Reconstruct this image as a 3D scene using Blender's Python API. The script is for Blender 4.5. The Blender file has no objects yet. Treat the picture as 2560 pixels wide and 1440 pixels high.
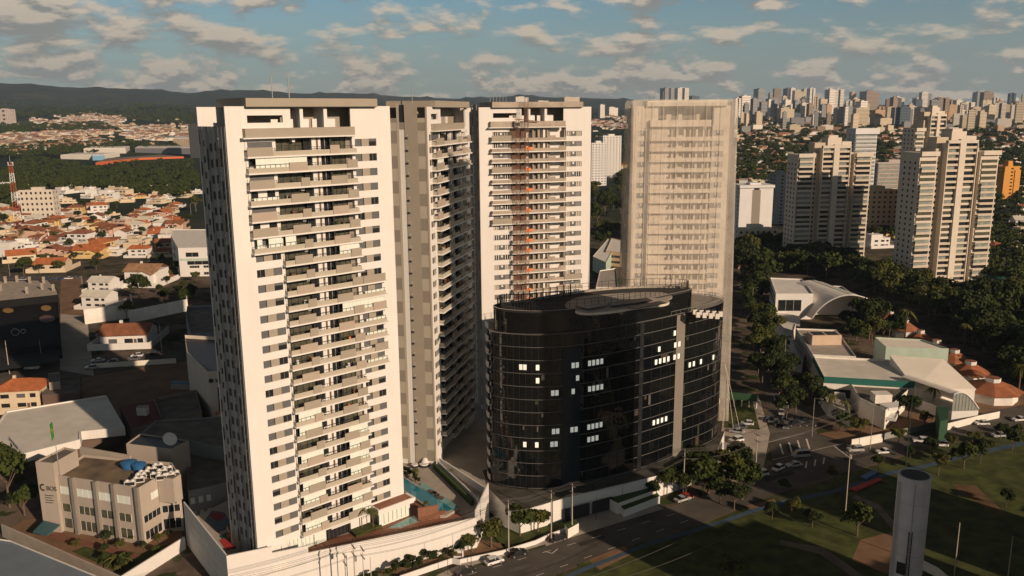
import bpy, math, random
import numpy as np
from mathutils import Matrix, Vector
R=math.radians
random.seed(7); rng=np.random.default_rng(7)
scn=bpy.context.scene; COL=scn.collection
# ------------------------------------------------------------------ camera
HC=95.0; F=2100.45; PIT=R(11.798); ROL=R(0.4696)
cd=bpy.data.cameras.new("camera"); cam=bpy.data.objects.new("camera",cd); COL.objects.link(cam)
cd.sensor_width=36; cd.lens=36*F/2560; cd.clip_start=0.5; cd.clip_end=60000
cam.matrix_world=Matrix.Translation((0,0,HC))@Matrix.Rotation(R(90)-PIT,4,'X')@Matrix.Rotation(-ROL,4,'Z')
scn.camera=cam
# ------------------------------------------------------------------ sun and sky
SAZ=138.1; SEL=20.0
sd=bpy.data.lights.new("sun","SUN"); so=bpy.data.objects.new("sun",sd); COL.objects.link(so)
sd.energy=5.0; sd.angle=R(0.5); sd.color=(1.0,0.745,0.53)
sv=Vector((math.sin(R(SAZ))*math.cos(R(SEL)),math.cos(R(SAZ))*math.cos(R(SEL)),math.sin(R(SEL))))
so.rotation_euler=sv.to_track_quat('Z','Y').to_euler(); so.location=sv*400
W=bpy.data.worlds.new("World"); scn.world=W; W.use_nodes=True
scn.view_settings.view_transform='Standard'; scn.view_settings.look='None'; scn.view_settings.gamma=1
scn.view_settings.exposure=0.0
CLZ=3.1
def world():
    nt=W.node_tree; N=nt.nodes; L=nt.links; N.clear()
    def nd(t,**k):
        n=N.new(t)
        for a,b in k.items(): setattr(n,a,b)
        return n
    def mth(op,a,b=None,c=None,clamp=False):
        n=nd('ShaderNodeMath',operation=op); n.use_clamp=clamp
        for i,v in enumerate((a,b,c)):
            if v is None: continue
            if isinstance(v,(int,float)): n.inputs[i].default_value=v
            else: L.new(v,n.inputs[i])
        return n.outputs[0]
    def mixc(f,a,b):
        n=nd('ShaderNodeMix',data_type='RGBA')
        L.new(f,n.inputs[0]) if not isinstance(f,float) else setattr(n.inputs[0],'default_value',f)
        for i,v in ((6,a),(7,b)):
            if isinstance(v,tuple): n.inputs[i].default_value=v+(1,)
            else: L.new(v,n.inputs[i])
        return n.outputs[2]
    sky=nd('ShaderNodeTexSky',sky_type='NISHITA'); sky.sun_disc=False
    sky.sun_elevation=R(SEL); sky.sun_rotation=R(SAZ); sky.air_density=1.0; sky.dust_density=1.2; sky.ozone_density=1.5
    tc=nd('ShaderNodeTexCoord'); sp=nd('ShaderNodeSeparateXYZ'); L.new(tc.outputs['Generated'],sp.inputs[0])
    x,y,z=sp.outputs
    zz=mth('MAXIMUM',z,0.0)
    azm=mth('ARCTAN2',x,y)
    def dens(zv):
        k=mth('ADD',zv,0.07); v=mth('MULTIPLY',mth('LOGARITHM',k,math.e),3.0)
        def one(g,sc,off):
            cb=nd('ShaderNodeCombineXYZ'); L.new(mth('MULTIPLY',azm,g),cb.inputs[0]); L.new(v,cb.inputs[1]); cb.inputs[2].default_value=CLZ+off
            n1=nd('ShaderNodeTexNoise'); n1.noise_dimensions='3D'; L.new(cb.outputs[0],n1.inputs['Vector'])
            n1.inputs['Scale'].default_value=sc; n1.inputs['Detail'].default_value=9; n1.inputs['Roughness'].default_value=0.58; n1.inputs['Distortion'].default_value=0.0
            n0=nd('ShaderNodeTexNoise'); n0.noise_dimensions='3D'; L.new(cb.outputs[0],n0.inputs['Vector']); n0.inputs['Scale'].default_value=0.35; n0.inputs['Detail'].default_value=2
            return mth('ADD',n1.outputs['Fac'],mth('MULTIPLY_ADD',n0.outputs['Fac'],0.3,-0.15))
        f=nd('ShaderNodeMapRange'); f.interpolation_type='SMOOTHSTEP'; L.new(zv,f.inputs[0]); f.inputs[1].default_value=.045; f.inputs[2].default_value=.085
        lo_=one(13.,1.4,0); hi_=one(6.5,1.75,7.7)
        return mth('ADD',mth('MULTIPLY',hi_,f.outputs[0]),mth('MULTIPLY',lo_,mth('SUBTRACT',1.0,f.outputs[0])))
    d1=dens(zz); d2=dens(mth('ADD',zz,mth('MULTIPLY_ADD',zz,0.07,0.005)))
    cov=nd('ShaderNodeMapRange'); cov.interpolation_type='SMOOTHSTEP'; L.new(d1,cov.inputs[0]); cov.inputs[1].default_value=0.435; cov.inputs[2].default_value=0.575
    lit=mth('MULTIPLY_ADD',mth('SUBTRACT',d1,d2),9.0,0.34,clamp=True)
    thick=nd('ShaderNodeMapRange'); L.new(d1,thick.inputs[0]); thick.inputs[1].default_value=0.5; thick.inputs[2].default_value=0.72
    br=mth('SUBTRACT',lit,mth('MULTIPLY',thick.outputs[0],0.25),clamp=True)
    cc=mixc(br,(3.1,3.0,2.75),(8.0,6.6,5.0))
    # sky gets greyer towards the horizon
    tint=nd('ShaderNodeMix',data_type='RGBA',blend_type='MULTIPLY'); tint.inputs[0].default_value=1.0
    L.new(sky.outputs[0],tint.inputs[6]); tint.inputs[7].default_value=(0.60,0.79,0.87,1)
    hz=nd('ShaderNodeMapRange'); L.new(zz,hz.inputs[0]); hz.inputs[1].default_value=0.0; hz.inputs[2].default_value=0.13; hz.inputs[3].default_value=1.0; hz.inputs[4].default_value=0.0
    base=mixc(mth('MULTIPLY',hz.outputs[0],0.7),tint.outputs[2],(3.9,4.2,3.95))
    hi=nd('ShaderNodeMapRange'); L.new(zz,hi.inputs[0]); hi.inputs[1].default_value=0.5; hi.inputs[2].default_value=0.9; hi.inputs[3].default_value=1.0; hi.inputs[4].default_value=0.25
    mask=mth('MULTIPLY',mth('MULTIPLY',cov.outputs[0],0.93),hi.outputs[0])
    col=mixc(mask,base,cc)
    zd=nd('ShaderNodeMapRange'); zd.interpolation_type='SMOOTHSTEP'; L.new(zz,zd.inputs[0]); zd.inputs[1].default_value=0.2; zd.inputs[2].default_value=0.55; zd.inputs[3].default_value=1.0; zd.inputs[4].default_value=0.13
    dm=nd('ShaderNodeMix',data_type='RGBA',blend_type='MULTIPLY'); dm.inputs[0].default_value=1.0; L.new(col,dm.inputs[6]); L.new(zd.outputs[0],dm.inputs[7]); col=dm.outputs[2]
    bg=nd('ShaderNodeBackground'); bg.inputs[1].default_value=0.085; L.new(col,bg.inputs[0])
    out=nd('ShaderNodeOutputWorld'); L.new(bg.outputs[0],out.inputs[0])
world()
# ------------------------------------------------------------------ pixel of the 2560 photograph -> point of the place
def ray(px,py):
    a=px-1280.;b=720.-py; cr,sr=math.cos(ROL),math.sin(ROL)
    x=a*cr+b*sr; y=-a*sr+b*cr; c,s=math.cos(PIT),math.sin(PIT)
    return (x/F,(F*c+y*s)/F,(-F*s+y*c)/F)
def G(px,py,z=0.0):
    d=ray(px,py); t=(z-HC)/d[2]; return Vector((d[0]*t,d[1]*t,z))
def smooth(a,b,x):
    t=min(1,max(0,(x-a)/(b-a))); return t*t*(3-2*t)
SKYL=[(-400,205),(0,208),(100,214),(200,220),(330,222),(400,227),(480,233),(560,226),(620,225),(700,231),(780,235),(860,232),(960,239),(1050,244),(1150,247),(1250,242),(1320,239),(1400,245),(1500,246),(1600,250),(1700,252),(1850,257),(2000,260),(2560,266),(3000,268)]
HAZ=[];HEL=[]
for px,py in SKYL:
    d=ray(px,py); HAZ.append(math.degrees(math.atan2(d[0],d[1]))); HEL.append(d[2]/math.hypot(d[0],d[1]))
def terr(x,y):
    x=np.asarray(x,float); y=np.asarray(y,float)
    D=np.hypot(x,y); az=np.degrees(np.arctan2(x,y))
    def sm(a,b,v):
        t=np.clip((v-a)/(b-a),0,1); return t*t*(3-2*t)
    wr=sm(0,12,az)
    bump=np.sin(x*.0031+1.3)*np.cos(y*.0027)+.6*np.sin(x*.0083+y*.005)+.35*np.sin(x*.019-y*.013)
    left=sm(1700,2800,D)*28+sm(2600,6000,D)*110+bump*14*sm(1900,3200,D)
    right=sm(750,2300,D)*46+sm(2300,6000,D)*35+bump*4*sm(1500,3000,D)
    base=left*(1-wr)+right*wr
    tgt=HC+9500*np.interp(az,HAZ,HEL)
    hh=sm(6200,9500,D)
    ridge=np.sin(az*1.9)*16+np.sin(az*5.3+D*.002)*9
    h=base*(1-hh)+(tgt+ridge*(1-sm(8800,9500,D)))*hh
    h=np.where(D>9500,tgt-(D-9500)*.08,h)
    h=np.where(np.abs(az)>60,np.minimum(h,0)*0,h)
    return h
def GT(px,py,dz=0.0):
    d=ray(px,py); t=1.0
    ts=np.geomspace(120,12000,900); X=d[0]*ts;Y=d[1]*ts;Z=HC+d[2]*ts
    h=terr(X,Y)+dz; b=np.where(Z<=h)[0]
    if len(b)==0: return None
    i=b[0]; return Vector((float(X[i]),float(Y[i]),float(h[i])))
# landmarks of the photograph, to say where a look-alike stands
LMK=[(47,480,'the radio mast'),(97,500,'the cream six-storey block'),(230,640,'the yellow porch house'),(135,670,'the broad orange roof'),(485,610,'the white flat-roofed block'),(370,680,'the ochre-roofed villa'),(250,740,'the house on the retaining wall'),(60,760,'the black nightclub'),(330,840,'the long low house'),(250,390,'the blue-ended factory'),(420,378,'the grey and white factory'),(350,410,'the orange-fronted factory'),(13,300,'the pale ribbed tower'),(455,355,'the cream office at the wood edge'),(195,490,'the middle of the new white row'),(350,490,'the wood edge road'),(40,600,'the far left palm'),
(1520,380,'the white tower wings'),(1886,480,'the twin-slab white block'),(1870,540,'the purple-glassed block'),(1850,300,'the orange supermarket roof'),(2068,480,'the left twin tower'),(2192,470,'the peach block'),(2150,400,'the slim banded tower'),(2320,300,'the tall tower behind the right twin'),(2372,500,'the right twin tower'),(2522,450,'the ochre tower'),(2500,560,'the right edge suburb road'),(1978,715,'the white cube hall'),(2130,760,'the arched hall'),(2090,850,'the hatch-roofed wing'),(2290,860,'the mint block'),(2400,900,'the red pavilions'),(2480,960,'the nearest red pavilion'),(2440,760,'the shaded right wood'),(2250,730,'the middle of the wood'),(1860,640,'the head of the avenue'),(1880,760,'the upper avenue'),(1935,860,'the avenue beside the annex'),(1985,1000,'the avenue by the club corner'),(1905,930,'the corner square'),(2160,970,'the brown club roof'),(2040,1110,'the junction'),(2340,1040,'the glass pavilion'),
(1905,250,'the slender grey skyline tower'),(2022,240,'the white skyline cluster'),(2090,250,'the pair of white skyline towers'),(2180,250,'the brown skyline tower'),(2360,275,'the grey twin-shaft block'),(2465,250,'the tall pair near the right edge'),(2545,290,'the right end of the skyline'),(1678,240,'the pair above the netted tower'),(1305,250,'the stepped block above the unfinished tower'),(2240,300,'the dark centre of the far city'),(1960,300,'the left centre of the far city'),(2420,310,'the white blocks on the right'),(400,640,'the arched-window house'),(440,560,'the pink-gabled house'),(296,1410,'the feathery palm'),(225,1300,'the taupe office front'),(440,1345,'the taupe office corner'),(940,1420,'the podium foot poles'),(1120,1380,'the middle of the podium foot'),(1200,1350,'the podium end')]
def where(px,py):
    d=[(math.hypot((px-a)*.8,(py-b)*1.3),a,b,n) for a,b,n in LMK]; _,a,b,n=min(d)
    dx,dy=px-a,py-b
    if math.hypot(dx,dy)<9: return 'right at '+n
    if abs(dx)>abs(dy)*1.2: q='right of ' if dx>0 else 'left of '
    else: q='in front of ' if dy>0 else 'behind '
    return ('just ' if math.hypot(dx,dy)<32 else ('well ' if math.hypot(dx,dy)>75 else ''))+q+n
# ------------------------------------------------------------------ materials
MT={}
def mat(name,col,rough=0.8,var=0.08,scale=0.4,metal=0.0,spec=0.3,fn=None,col2=None):
    if name in MT: return MT[name]
    m=bpy.data.materials.new(name); m.use_nodes=True; nt=m.node_tree; b=nt.nodes['Principled BSDF']
    b.inputs['Roughness'].default_value=rough; b.inputs['Metallic'].default_value=metal; b.inputs['Specular IOR Level'].default_value=spec
    tc=nt.nodes.new('ShaderNodeTexCoord'); n=nt.nodes.new('ShaderNodeTexNoise'); n.inputs['Scale'].default_value=scale; n.inputs['Detail'].default_value=5; n.inputs['Roughness'].default_value=.6
    nt.links.new(tc.outputs['Object'],n.inputs['Vector'])
    mx=nt.nodes.new('ShaderNodeMix'); mx.data_type='RGBA'
    c1=tuple(min(1,c*(1-var)) for c in col)+(1,); c2=(tuple(min(1,c*(1+var)) for c in col) if col2 is None else col2)+(1,)
    mx.inputs[6].default_value=c1; mx.inputs[7].default_value=c2
    mr=nt.nodes.new('ShaderNodeMapRange'); mr.inputs[1].default_value=.3; mr.inputs[2].default_value=.7
    nt.links.new(n.outputs['Fac'],mr.inputs[0]); nt.links.new(mr.outputs[0],mx.inputs[0]); nt.links.new(mx.outputs[2],b.inputs['Base Color'])
    if fn: fn(m,nt,b,mx,tc)
    MT[name]=m; return m
def emis(name,col,s):
    m=bpy.data.materials.new(name); m.use_nodes=True; b=m.node_tree.nodes['Principled BSDF']
    b.inputs['Base Color'].default_value=col+(1,); b.inputs['Emission Color'].default_value=col+(1,); b.inputs['Emission Strength'].default_value=s
    b.inputs['Roughness'].default_value=.5; MT[name]=m; return m
def stripes(axis,freq,dark,width=0.5):
    def fn(m,nt,b,mx,tc):
        sp=nt.nodes.new('ShaderNodeSeparateXYZ'); nt.links.new(tc.outputs['Object'],sp.inputs[0])
        a=nt.nodes.new('ShaderNodeMath'); a.operation='MULTIPLY'; nt.links.new(sp.outputs[axis],a.inputs[0]); a.inputs[1].default_value=freq
        f=nt.nodes.new('ShaderNodeMath'); f.operation='FRACT'; nt.links.new(a.outputs[0],f.inputs[0])
        g=nt.nodes.new('ShaderNodeMath'); g.operation='LESS_THAN'; nt.links.new(f.outputs[0],g.inputs[0]); g.inputs[1].default_value=width
        m2=nt.nodes.new('ShaderNodeMix'); m2.data_type='RGBA'; m2.blend_type='MULTIPLY'; nt.links.new(g.outputs[0],m2.inputs[0])
        nt.links.new(mx.outputs[2],m2.inputs[6]); m2.inputs[7].default_value=(dark,dark,dark,1); nt.links.new(m2.outputs[2],b.inputs['Base Color'])
    return fn
def grime(m,nt,b,mx,tc):
    # vertical rain streaks, faint
    mp=nt.nodes.new('ShaderNodeMapping'); mp.inputs['Scale'].default_value=(1.6,1.6,.05); nt.links.new(tc.outputs['Object'],mp.inputs[0])
    n=nt.nodes.new('ShaderNodeTexNoise'); n.inputs['Scale'].default_value=1.2; n.inputs['Detail'].default_value=6; nt.links.new(mp.outputs[0],n.inputs['Vector'])
    r=nt.nodes.new('ShaderNodeMapRange'); r.inputs[1].default_value=.45; r.inputs[2].default_value=.8; r.inputs[3].default_value=1; r.inputs[4].default_value=.93; nt.links.new(n.outputs['Fac'],r.inputs[0])
    m2=nt.nodes.new('ShaderNodeMix'); m2.data_type='RGBA'; m2.blend_type='MULTIPLY'; m2.inputs[0].default_value=1
    nt.links.new(mx.outputs[2],m2.inputs[6]); nt.links.new(r.outputs[0],m2.inputs[7]); nt.links.new(m2.outputs[2],b.inputs['Base Color'])
white=mat('white_render',(.685,.67,.645),.85,.035,.12,fn=grime)
offw=mat('old_white_render',(.72,.69,.64),.85,.12,.3,fn=grime)
taupe=mat('taupe_panel',(.315,.28,.228),.7,.05,.35)
taupeL=mat('light_taupe_panel',(.40,.365,.30),.7,.05,.35)
taupeD=mat('dark_taupe_panel',(.25,.222,.187),.7,.05,.35)
pinkt=mat('rosy_taupe_panel',(.375,.315,.26),.7,.04,.4)
sideg=mat('grey_side_panel',(.34,.345,.33),.75,.06,.3)
sideL=mat('light_grey_side_panel',(.42,.42,.40),.75,.06,.3)
sideD=mat('dark_side_panel',(.26,.265,.26),.75,.06,.3)
shut=mat('grey_shutter',(.115,.12,.125),.5,.10,.6,fn=stripes(2,12.,.8,.4))
shutL=mat('pale_grey_shutter',(.17,.17,.17),.5,.10,.6)
dglass=mat('dark_window_glass',(.02,.022,.024),.06,.3,.8,spec=.6)
oglass=mat('olive_balcony_glass',(.085,.085,.06),.12,.35,.9,spec=.6)
curtain=mat('drawn_pale_blind',(.66,.72,.66),.55,.05,.5,fn=stripes(0,1.05,.86,.08))
black=mat('black_metal',(.025,.026,.028),.5)
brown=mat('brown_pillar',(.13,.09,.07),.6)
concL=mat('pale_new_concrete',(.62,.55,.46),.95,.15,.35)
conc=mat('raw_concrete',(.36,.31,.26),.95,.22,.35,fn=grime)
concD=mat('shaded_block_wall',(.24,.21,.175),.95,.2,.5)  # darker copy of the concrete, recess shade included in its colour
brick=mat('red_hollow_brick',(.13,.075,.055),.9,.25,1.2)
orange=mat('orange_sheet',(.72,.20,.06),.7,.15,.8)
asph=mat('asphalt',(.088,.078,.067),.9,.38,.09)
pave=mat('concrete_paving',(.38,.34,.295),.9,.15,.25)
dirt=mat('bare_earth',(.20,.12,.07),.95,.25,.15)
grassm=mat('lawn_grass',(.035,.042,.010),.95,.35,.25,col2=(.085,.105,.024))
leafA=None
terra=mat('terracotta_tiles',(.47,.155,.06),.85,.25,.5,fn=stripes(0,2.4,.82,.3))
terra2=mat('weathered_terracotta_tiles',(.27,.11,.06),.85,.35,.35,fn=stripes(0,2.4,.82,.3))
terra3=mat('ochre_tiles',(.36,.21,.12),.85,.3,.5,fn=stripes(0,2.4,.85,.3))
sheet=mat('grey_metal_sheet',(.68,.64,.56),.55,.12,.2,fn=stripes(0,.9,.86,.12))
sheetW=mat('cream_metal_sheet',(.86,.80,.70),.6,.06,.15,fn=stripes(0,.9,.93,.08))
roofg=mat('bituminous_roof',(.16,.14,.12),.95,.3,.25)
roofstain=mat('stained_flat_roof',(.13,.105,.085),.95,.35,.16,col2=(.26,.19,.12))
teal=mat('teal_fascia',(.025,.13,.11),.5,.1,.5)
mint=mat('pale_green_wall',(.42,.52,.44),.8,.08,.3,fn=grime)
water=mat('pool_water',(.015,.21,.30),.04,.12,1.5,spec=.6)
waterL=mat('shallow_pool_water',(.20,.40,.40),.04,.15,1.2,spec=.6)
deckw=mat('timber_decking',(.27,.125,.075),.7,.15,.8,fn=stripes(1,3.3,.8,.15))
solar=mat('solar_cells',(.02,.022,.03),.45,.2,1.,spec=.25)
steel=mat('galvanised_steel',(.42,.42,.41),.45,.1,1.,metal=.5)
cpole=mat('concrete_pole',(.42,.37,.31),.9,.12,.8)
bluep=mat('blue_path',(.05,.085,.13),.85,.2,.3)
lineW=mat('white_road_paint',(.6,.58,.55),.8,.2,1.)
yellowp=mat('yellow_paint',(.62,.40,.05),.7,.1,.8)
redp=mat('red_paint',(.40,.04,.035),.6,.12,.8)
greenp=mat('green_paint',(.025,.07,.035),.6,.12,.8)
bluem=mat('blue_plastic',(.03,.12,.28),.45,.1,.8)
hedge=mat('hedge_leaves',(.045,.075,.02),.9,.4,1.5)
glow_pane=emis('glowing_office_pane',(.86,.88,.80),.30)  # pale pane colour with a weak glow given to the material
# ------------------------------------------------------------------ mesh builder
class MB:
    def __init__(s): s.v=[];s.f=[];s.m=[];s.ms=[]
    def mi(s,m):
        if m not in s.ms: s.ms.append(m)
        return s.ms.index(m)
    def box(s,x0,x1,y0,y1,z0,z1,m):
        i=len(s.v); k=s.mi(m)
        s.v+=[(x0,y0,z0),(x1,y0,z0),(x1,y1,z0),(x0,y1,z0),(x0,y0,z1),(x1,y0,z1),(x1,y1,z1),(x0,y1,z1)]
        for a in ((0,3,2,1),(4,5,6,7),(0,1,5,4),(1,2,6,5),(2,3,7,6),(3,0,4,7)): s.f.append(tuple(i+j for j in a)); s.m.append(k)
        return s
    def poly(s,pts,m):
        i=len(s.v); s.v+=[tuple(p) for p in pts]; s.f.append(tuple(range(i,i+len(pts)))); s.m.append(s.mi(m)); return s
    def prism(s,pts,z0,z1,m,mt=None,mb=None):
        # pts: (x,y) counter-clockwise
        A=sum(pts[i][0]*pts[(i+1)%len(pts)][1]-pts[(i+1)%len(pts)][0]*pts[i][1] for i in range(len(pts)))
        if A<0: pts=pts[::-1]
        n=len(pts); i=len(s.v); k=s.mi(m); kt=s.mi(mt or m)
        z1f=z1 if callable(z1) else (lambda x,y:z1); z0f=z0 if callable(z0) else (lambda x,y:z0)
        s.v+=[(p[0],p[1],z0f(p[0],p[1])) for p in pts]+[(p[0],p[1],z1f(p[0],p[1])) for p in pts]
        for j in range(n): s.f.append((i+j,i+(j+1)%n,i+n+(j+1)%n,i+n+j)); s.m.append(k)
        s.f.append(tuple(i+n+j for j in range(n))); s.m.append(kt)
        s.f.append(tuple(i+j for j in range(n))[::-1]); s.m.append(k)
        return s
    def bar(s,a,b,w,m,w2=None,n=6):
        a=Vector(a);b=Vector(b); d=(b-a).normalized(); up=Vector((0,0,1)) if abs(d.z)<.9 else Vector((1,0,0))
        x=d.cross(up).normalized(); y=d.cross(x); w2=w if w2 is None else w2; i=len(s.v); k=s.mi(m)
        for (p,r) in ((a,w),(b,w2)):
            for j in range(n):
                t=2*math.pi*j/n; s.v.append(tuple(p+x*(r*math.cos(t))+y*(r*math.sin(t))))
        for j in range(n): s.f.append((i+j,i+(j+1)%n,i+n+(j+1)%n,i+n+j)); s.m.append(k)
        s.f.append(tuple(i+j for j in range(n))[::-1]); s.m.append(k); s.f.append(tuple(i+n+j for j in range(n))); s.m.append(k)
        return s
    def build(s,name,parent=None,loc=None,smooth=False):
        me=bpy.data.meshes.new(name); me.from_pydata(s.v,[],s.f)
        for m in s.ms: me.materials.append(m)
        me.polygons.foreach_set('material_index',s.m)
        if smooth: me.polygons.foreach_set('use_smooth',[True]*len(s.f))
        me.update()
        o=bpy.data.objects.new(name,me); COL.objects.link(o)
        if parent: o.parent=parent
        if loc: o.location=loc
        return o
def tag(o,label=None,cat=None,group=None,kind=None):
    if label: o['label']=label
    if cat: o['category']=cat
    if group: o['group']=group
    if kind: o['kind']=kind
    return o
def thing(name,label,cat,loc=(0,0,0),rz=0.,group=None):
    o=bpy.data.objects.new(name,None); COL.objects.link(o); o.location=loc; o.rotation_euler=(0,0,rz); o.empty_display_size=.1
    return tag(o,label,cat,group)
def kids(o): return [c for c in COL.objects if c.parent==o]
def proto(o):
    # remember a thing and its tree so that copies are quick
    return (o,[(c,kids(c)) for c in kids(o)])
def dup(pr,loc,rz=0.,sc=1.,label=None,group=None,remat=None,depth=2):
    o,ch=pr; r=o.copy(); COL.objects.link(r); r.location=loc; r.rotation_euler=(0,0,rz)
    r.scale=(sc,sc,sc) if isinstance(sc,(int,float)) else sc
    if label: r['label']=label
    if group: r['group']=group
    for c,gs in (ch if depth>0 else []):
        c2=c.copy(); COL.objects.link(c2); c2.parent=r
        if remat and c.name.split('.')[0] in remat:
            c2.material_slots[0].link='OBJECT'; c2.material_slots[0].material=remat[c.name.split('.')[0]]
        if depth>1:
            for g in gs: g2=g.copy(); COL.objects.link(g2); g2.parent=c2
    return r
def lay(name,pts,z,m,kind='structure',label=None,cat=None,terrain=False):
    b=MB(); P=[(p[0],p[1],z) for p in pts]
    A=sum(P[i][0]*P[(i+1)%len(P)][1]-P[(i+1)%len(P)][0]*P[i][1] for i in range(len(P)))
    if A<0: P=P[::-1]
    b.poly(P,m); o=b.build(name); return tag(o,label,cat,kind=kind)
def GP(lst,z=0.): return [tuple(G(x,y,z)[:2]) for x,y in lst]
# ------------------------------------------------------------------ ground
def ground():
    rs=np.concatenate([np.linspace(0,600,13)[1:],np.geomspace(650,12500,120)]); ths=np.radians(np.concatenate([np.arange(-180,-50,5.),np.arange(-50,50,.5),np.arange(50,180.1,5.)]))[:-1]
    RR,TT=np.meshgrid(rs,ths,indexing='ij'); X=RR*np.sin(TT);Y=RR*np.cos(TT); Z=terr(X,Y)
    nr,ntt=RR.shape; v=[(0,0,0.)]+list(zip(X.ravel().tolist(),Y.ravel().tolist(),Z.ravel().tolist())); f=[]
    for j in range(ntt): f.append((0,1+(j+1)%ntt,1+j))
    for i in range(nr-1):
        for j in range(ntt):
            a=1+i*ntt+j; b=1+i*ntt+(j+1)%ntt; f.append((a,b,b+ntt,a+ntt))
    me=bpy.data.meshes.new('ground'); me.from_pydata(v,[],f); me.polygons.foreach_set('use_smooth',[True]*len(f))
    m=bpy.data.materials.new('ground_cover'); m.use_nodes=True; nt=m.node_tree; N=nt.nodes; L=nt.links; b=N['Principled BSDF']; b.inputs['Roughness'].default_value=1; b.inputs['Specular IOR Level'].default_value=.05
    tc=N.new('ShaderNodeTexCoord')
    def noise(s,d=6):
        n=N.new('ShaderNodeTexNoise'); n.inputs['Scale'].default_value=s; n.inputs['Detail'].default_value=d; n.inputs['Roughness'].default_value=.65; L.new(tc.outputs['Object'],n.inputs['Vector']); return n.outputs['Fac']
    def mr(v,a,c,o0=0.,o1=1.):
        r=N.new('ShaderNodeMapRange'); r.inputs[1].default_value=a; r.inputs[2].default_value=c; r.inputs[3].default_value=o0; r.inputs[4].default_value=o1; L.new(v,r.inputs[0]); return r.outputs[0]
    def mix(f,a,c):
        x=N.new('ShaderNodeMix'); x.data_type='RGBA'; L.new(f,x.inputs[0])
        for i,q in ((6,a),(7,c)):
            if isinstance(q,tuple): x.inputs[i].default_value=q+(1,)
            else: L.new(q,x.inputs[i])
        return x.outputs[2]
    urban=mix(mr(noise(.05),.42,.6),(.085,.07,.055),(.17,.13,.10)); urban=mix(mr(noise(.12,8),.52,.58),urban,(.04,.055,.02))
    woods=mix(mr(noise(.004,10),.4,.62),(.013,.026,.022),(.032,.044,.032)); woods=mix(mr(noise(.0012,6),.56,.63),woods,(.06,.062,.042))
    woods=mix(mr(noise(.03,8),.5,.75),woods,(.03,.04,.016))
    ln=N.new('ShaderNodeVectorMath'); ln.operation='LENGTH'; L.new(tc.outputs['Object'],ln.inputs[0])
    L.new(mix(mr(ln.outputs['Value'],500,900),urban,woods),b.inputs['Base Color'])
    me.materials.append(m); o=bpy.data.objects.new('ground',me); COL.objects.link(o); tag(o,kind='structure')
ground()
# roads: z steps of 4 mm and more above the ground sheet
z1,z2,z3,z4=.012,.024,.036,.048
lay('avenue',GP([(1000,1470),(1150,1425),(1364,1366),(1443,1338),(1692,1262),(1860,1208),(1930,1160),(1925,1085),(1912,960),(1880,800),(1842,640),(1838,540),(1858,540),(1885,690),(1930,830),(1975,950),(2045,1085),(2120,1105),(2300,1062),(2560,1005),(2700,980),(2700,1040),(2560,1072),(2330,1115),(2200,1155),(2050,1200),(1900,1248),(1750,1310),(1487,1392),(1378,1440),(1330,1470)]),z1,asph)
lay('side_street',GP([(-40,690),(200,688),(205,706),(-40,712)]),z1,asph)
lay('side_street',GP([(-40,925),(180,905),(520,860),(540,885),(440,905),(180,945),(-40,975)]),z1,asph)
lay('vacant_lane',GP([(152,700),(205,690),(235,940),(150,925)]),z2,pave)
lay('vacant_lane',GP([(152,700),(202,695),(212,790),(152,785)]),z3,dirt)
lay('pavement',GP([(1090,1440),(1150,1412),(1364,1352),(1443,1328),(1640,1262),(1660,1273),(1443,1340),(1364,1367),(1150,1428),(1120,1445)]),.13,pave)
lay('kerb_verge',GP([(1130,1443),(1150,1424),(1364,1362),(1364,1367),(1150,1429)]),.145,grassm)
lay('driveway',GP([(1435,1290),(1520,1262),(1590,1275),(1450,1335)]),.15,pave)
lay('corner_pavement',GP([(1815,990),(1895,985),(1925,1085),(1905,1190),(1800,1215),(1800,1100)]),.10,pave)
lay('planted_verge',GP([(1815,1000),(1880,1000),(1900,1075),(1810,1070)]),.12,grassm)
lay('club_forecourt',GP([(2045,1085),(2250,1048),(2560,960),(2700,940),(2700,985),(2560,1012),(2300,1066),(2120,1108)]),.10,dirt)
lay('park_lawn',GP([(1330,1478),(1487,1394),(1750,1314),(1900,1252),(2200,1160),(2330,1119),(2560,1076),(2900,1000),(3300,1600),(1280,1600)]),z2,grassm)
lay('blue_footpath',GP([(1380,1470),(1443,1436),(1619,1366),(1800,1312),(1882,1283),(1953,1263),(2075,1236),(2228,1187),(2320,1169),(2411,1145),(2700,1083),(2700,1070),(2411,1136),(2320,1160),(2228,1178),(2075,1226),(1953,1252),(1882,1272),(1800,1302),(1619,1356),(1443,1425),(1350,1470)]),.052,bluep)
lay('earth_patch',GP([(1470,1400),(1560,1365),(1580,1385),(1500,1425)]),z3,dirt)
lay('earth_patch',GP([(1860,1265),(1935,1248),(1945,1258),(1880,1278)]),.030,dirt)
lay('earth_patch',GP([(2150,1350),(2230,1330),(2230,1440),(2130,1400)]),z3,dirt)
lay('earth_patch',GP([(2380,1210),(2440,1215),(2520,1290),(2480,1280),(2400,1230)]),z3,mat('worn_grass_earth',(.12,.075,.035),.95,.4,.3))
lay('garden_path',GP([(2140,1238),(2200,1262),(2250,1320),(2235,1330),(2190,1275),(2130,1245)]),z3,mat('worn_path',(.16,.13,.10),.9,.3,.3))
lay('garden_path',GP([(1950,1350),(2060,1370),(2160,1440),(2140,1450),(2050,1385),(1950,1362)]),.042,mat('worn_path',(.16,.13,.10),.9,.3,.3))
lay('green_court',GP([(2410,690),(2560,680),(2700,690),(2700,720),(2560,722),(2450,718)],0),z2,teal)
lay('vacant_lot',GP([(205,945),(440,905),(520,900),(535,990),(300,1060),(205,1000)]),z2,dirt)
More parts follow.
